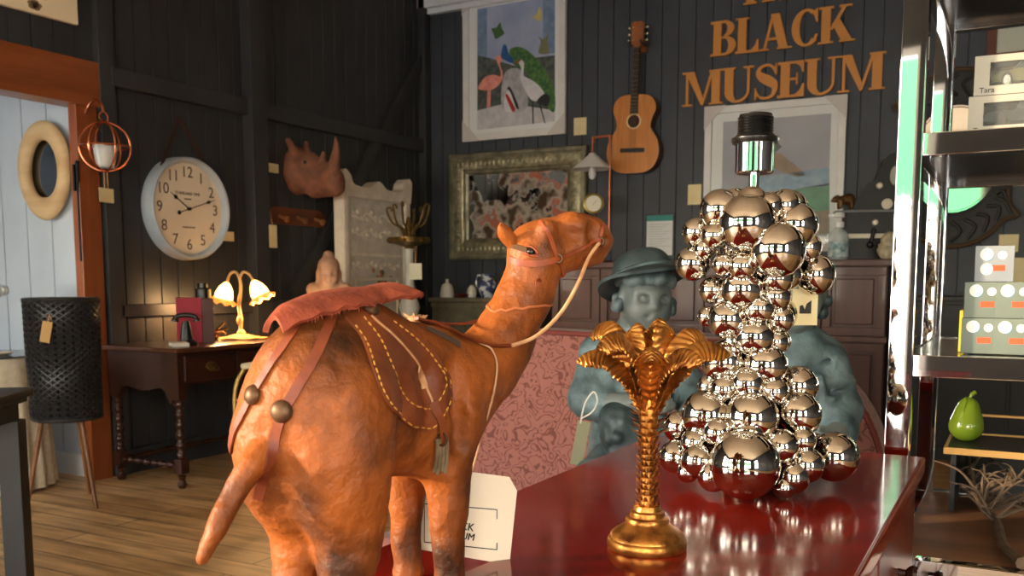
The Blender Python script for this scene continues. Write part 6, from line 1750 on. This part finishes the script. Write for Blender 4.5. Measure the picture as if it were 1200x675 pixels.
# boxed toy cars
boxw = mat('box_white_card', (176, 172, 160), .6)
winm = mat('box_inner', (120, 124, 112), .6, col2=(150, 132, 112), vs=6)
def carbox(lb, v, z, carm, u0, dark):
    W, Hh, D_ = .30, .078, .12
    t = thing('toy_car_box', lb, 'toy box', (u0 + W / 2, v, z), .04)
    b = B(); f_ = .016
    for (a, c, e, f) in ((-W / 2, 0, W / 2, .018), (-W / 2, Hh - .014, W / 2, Hh), (-W / 2, .018, -W / 2 + .028, Hh - .014), (W / 2 - .028, .018, W / 2, Hh - .014)): b.box2((a, -D_ / 2, c), (e, -D_ / 2 + .004, f))
    for (a, c, e, f) in ((-W / 2, 0, W / 2, .003), (-W / 2, Hh - .003, W / 2, Hh), (-W / 2, .003, -W / 2 + .003, Hh - .003), (W / 2 - .003, .003, W / 2, Hh - .003)): b.box2((a, -D_ / 2 + .004, c), (e, D_ / 2, f))
    b.to('carton', boxw, t)
    B().box2((-W / 2 + .003, D_ / 2 - .006, .003), (W / 2 - .003, D_ / 2 - .002, Hh - .003)).to('inner_card', winm, t)
    B().box2((-W / 2 + .026, -D_ / 2 + .0041, .016), (W / 2 - .026, -D_ / 2 + .0046, Hh - .012)).to('window', glass_mat('box_window', alpha=.06), t)
    b = B(); b.prism([(W / 2 - .075 + math.cos(i * PI / 10) * (.02 if abs(math.cos(i * PI / 10)) else 0), Hh - .0065 + math.sin(i * PI / 10) * .0045) for i in range(20)], -D_ / 2 - .0008, -D_ / 2 - .0001); b.to('hang_slot', blk, t)
    text('Tara', .015, ink, t, 'lettering', (-W / 2 + .024, -D_ / 2 - .0006, .0095))
    car = thing('toy_car', lb.split(' toy car')[0].replace('white box with a ', '') + ' toy car inside the ' + ('upper' if not dark else 'lower') + ' white box', 'toy car', t.matrix_basis @ Vector((.0, -.012, .0035)), .04)
    car.location = Vector((u0 + .028 + .08, v - .012, z + .0125)); car.scale = (.78, .95, 1.22)
    prof_ = [(-.098, .012), (-.1, .022), (-.088, .028), (-.05, .031), (-.028, .047), (.026, .048), (.05, .033), (.09, .029), (.1, .02), (.098, .011)] if not dark else [(-.1, .012), (-.102, .024), (-.09, .03), (-.03, .03), (-.018, .05), (.012, .05), (.022, .032), (.095, .032), (.1, .014)]
    b = B(); b.prism(prof_, -.034, .034); b.to('car_body', carm, car)
    b = B()
    cabp = [(-.046, .032), (-.027, .0445), (.024, .0455), (.044, .034)] if not dark else [(-.026, .032), (-.016, .047), (.01, .047), (.017, .033)]
    b.prism(cabp, -.0345, .0345); b.to('windows', mat('toy_glass', (58, 66, 68), .15), car)
    for x in (-.062, .06):
        for y in (-.035, .035):
            w_ = B().cyl((x, y - .005, .0135), (x, y + .005, .0135), .0135, seg=20).to('wheel', mat('tyre', (20, 20, 20), .6), car)
            B().cyl((x, y - .0056, .0135), (x, y + .0056, .0135), .0085, seg=16).to('hubcap', mat('hubcap', (210, 210, 206), .25, .8) if not dark else MATS['bakelite'], w_)
q = P(1134, 150, v=SV0 + .13)
carbox('white box with a black pickup toy car at the bottom of its stack', SV0 + .14, zs2 + .001, mat('toy_black', (24, 24, 26), .25), q.x, True)
carbox('white box with an olive green saloon toy car on top of its stack', SV0 + .14, zs2 + .0802, mat('toy_olive', (86, 84, 46), .3), q.x + .008, False)
# small grey green boxes
gg_m = mat('grey_green_card', (150, 160, 148), .55, col2=(138, 150, 140), vs=8) if 'grey_green_box' not in MATS else None
gbm = mat('grey_green_box', (112, 124, 114), .5, col2=(100, 112, 104), vs=6)
gbl = mat('pale_grey_box', (146, 154, 160), .5, col2=(130, 138, 146), vs=6)
lbw, lbo, lbb = mat('label_white', (224, 224, 218), .6), mat('label_orange', (214, 84, 46), .6), mat('label_blue', (62, 138, 178), .6)
def gbox(px, lb, z, rz, m_, v=SV0 + .10, dw=.0):
    q = P(px, 400, v=v - .03)
    s_ = .072
    t = thing('gift_box', lb, 'box', (q.x + dw, v, z), rz, 'small grey green boxes on the chrome shelf')
    B().box2((-s_ / 2, -s_ / 2, 0), (s_ / 2, s_ / 2, s_ * 1.02), .0015).to('carton', m_, t)
    def disc(x, z_, r, m2, lay, rz_=None):
        b = B(); b.prism([(x + math.cos(i * PI / 12) * r, z_ + math.sin(i * PI / 12) * (rz_ or r)) for i in range(24)], -s_ / 2 - .0004 * lay, -s_ / 2); b.to('printed_disc', m2, t)
    disc(-.013, .054, .0115, lbb, 1); disc(-.015, .056, .0125, lbw, 2); disc(.014, .054, .0085, lbw, 1)
    b = B(); b.box2((-.006, -s_ / 2 - .0004, .022), (.02, -s_ / 2, .034)); b.to('printed_patch', lbo, t)
    return t
g0 = zs1 + .0005; hb_ = .0735
gbox(1148, 'grey green gift box at the bottom left of the small stack', g0, .03, gbm)
gbox(1187, 'grey green gift box at the bottom right beside its left twin', g0, -.02, gbm)
gbox(1149, 'grey green gift box in the middle of the left column', g0 + hb_ + .0005, .06, gbm)
gbox(1188, 'grey green gift box on top of the right column', g0 + hb_ + .0005, -.03, gbm)
t = gbox(1160, 'pale gift box topping the left column, with two white discs', g0 + 2 * hb_ + .001, .02, gbl, SV0 + .11)
b = B(); b.prism([(-.014 + math.cos(i * PI / 12) * .012, .026 + math.sin(i * PI / 12) * .012) for i in range(24)], -.0368, -.036); b.to('printed_disc', lbw, t)
q = P(1128, 400, v=SV0 + .2)
o = B().box((0, 0, .045), (.012, .09, .09), None, .001).to('yellow_booklet', mat('yellow_card', (196, 186, 60), .6)); o.location = (q.x, SV0 + .2, zs1 - .003); tag(o, 'thin yellow booklet standing left of the grey green boxes', 'booklet')
o = B().box((0, 0, .04), (.01, .09, .08), None, .001).to('white_booklet', mat('white_booklet_card', (196, 200, 200), .6)); o.location = (q.x + .014, SV0 + .18, zs1 - .003); tag(o, 'thin white booklet between the yellow one and the boxes', 'booklet')
# brass edged stand, pear and driftwood on the lowest shelf
q = P(1108, 524, d=2.32)
br_ = thing('brass_edged_stand', 'dark low stand with a brass rim carrying the green pear', 'stand', (q.x, q.y, zs0), 0)
hs_ = q.z - zs0
gold_b = mat('brass_strip', (190, 150, 90), .35, .6)
SW, SDp = .42, .28
B().box2((0.004, .004, hs_ - .014), (SW, SDp, hs_ - .004)).to('tray', blackw, br_)
b = B(); b.box2((-.004, -.004, hs_ - .016), (SW + .004, .004, hs_)); b.box2((-.004, SDp, hs_ - .016), (SW + .004, SDp + .008, hs_)); b.box2((-.004, .004, hs_ - .016), (.004, SDp, hs_)); b.box2((SW, .004, hs_ - .016), (SW + .008, SDp, hs_)); b.to('brass_rim', gold_b, br_)
b = B()
for y in (SDp + .002,): b.tube([(.0, y, hs_), (.0, y, hs_ + .05), (SW, y, hs_ + .05), (SW, y, hs_)], .004, 6)
b.to('gallery_rail', gold_b, br_)
b = B(); b.box2((.012, .03, -.004), (.024, SDp - .01, hs_ - .014)); b.box2((SW - .024, .03, -.004), (SW - .012, SDp - .01, hs_ - .014)); b.box2((.024, SDp - .022, -.004), (SW - .024, SDp - .01, hs_ - .014)); b.to('body', blackw, br_)
q2 = P(1131, 521, d=q.dot(FW) + .12); k_ = q2.dot(FW) / 1107
pe = thing('ceramic_pear', 'glossy green ceramic pear standing on the brass edged stand', 'ornament', (q2.x, q2.y, zs0 + hs_ - .0035), YAW)
pr = [E((0, 0, 17 * k_), (19.5 * k_, 19 * k_, 18 * k_)), E((1 * k_, 0, 34 * k_), (12 * k_, 12 * k_, 13 * k_)), E((2 * k_, 0, 43 * k_), (7.5 * k_, 7.5 * k_, 7 * k_))]
pgm = mat('pear_glaze', (128, 150, 40), .15, col2=(104, 130, 34), vs=6, coat=.5)
blob('fruit', pr, .0025, pgm, pe, k=.03)
B().tube(vs([(2 * k_, 0, 47 * k_), (4 * k_, 0, 54 * k_), (9 * k_, 0, 58 * k_)], 5), [.004] * 6 + [.006] * 5, 8).to('stem', pgm, pe)
def leaff(a, c): 
    w_ = 4.5 * k_ * math.sin(PI * (.08 + .9 * a)); t_ = c * 2 - 1
    return Vector((2 * k_ - 11 * k_ * math.sin(a * 1.5), -2 * k_ - 9 * k_ * a + t_ * w_ * .6, 49 * k_ + 4 * k_ * math.sin(a * 2.6) - 16 * k_ * a ** 2 + t_ * w_ * .5))
B().sheet(14, 7, leaff, .002).to('leaf', pgm, pe)
dw_ = thing('driftwood_branch', 'dry tangled branch lying on the brown lowest shelf', 'branch', P(1150, 610, z=zs0), 0)
dm = mat('dry_twig', (112, 92, 72), .8, col2=(84, 68, 54), vs=30)
D0 = Vector(dw_.location)
def dpt(px, py, h): q_ = P(px, py, z=zs0 + h); return q_ - D0
random.seed(12)
b = B(); b.tube(vs([tuple(dpt(1198, 660, .014)), tuple(dpt(1176, 640, .014)), tuple(dpt(1168, 612, .02)), tuple(dpt(1150, 590, .03)), tuple(dpt(1138, 566, .05)), tuple(dpt(1132, 545, .07))], 6), [.013, .0125] + [.0105] * 12 + [.008] * 10 + [.006] * 7, 8); b.to('stem', dm, dw_)
for i in range(26):
    s0 = random.random(); o = dpt(1165 - 33 * s0, 612 - 62 * s0, .02 + .05 * s0)
    a = random.uniform(-2.6, .9); l = random.uniform(.08, .2); d = RT * math.cos(a) * l + Vector((0, 0, random.uniform(.0, .10))) + FW * random.uniform(-.05, .08)
    mid = o + d * .5 + Vector((random.uniform(-.03, .03), random.uniform(-.03, .03), random.uniform(.0, .04)))
    en = o + d; 
    for p_ in (mid, en): p_.z = max(p_.z, .006)
    b = B(); b.tube(vs([tuple(o), tuple(mid), tuple(en)], 5), [.0042] * 4 + [.003] * 4 + [.0015] * 3, 5)
    e2 = mid + (d * .5).cross(Vector((random.random(), random.random(), 1))).normalized() * .05; e2.z = max(e2.z, .006)
    b.tube(vs([tuple(mid), tuple((mid + e2) / 2 + Vector((0, 0, .01))), tuple(e2)], 4), [.0026] * 4 + [.0012] * 5, 5)
    b.to('twig', dm, dw_)
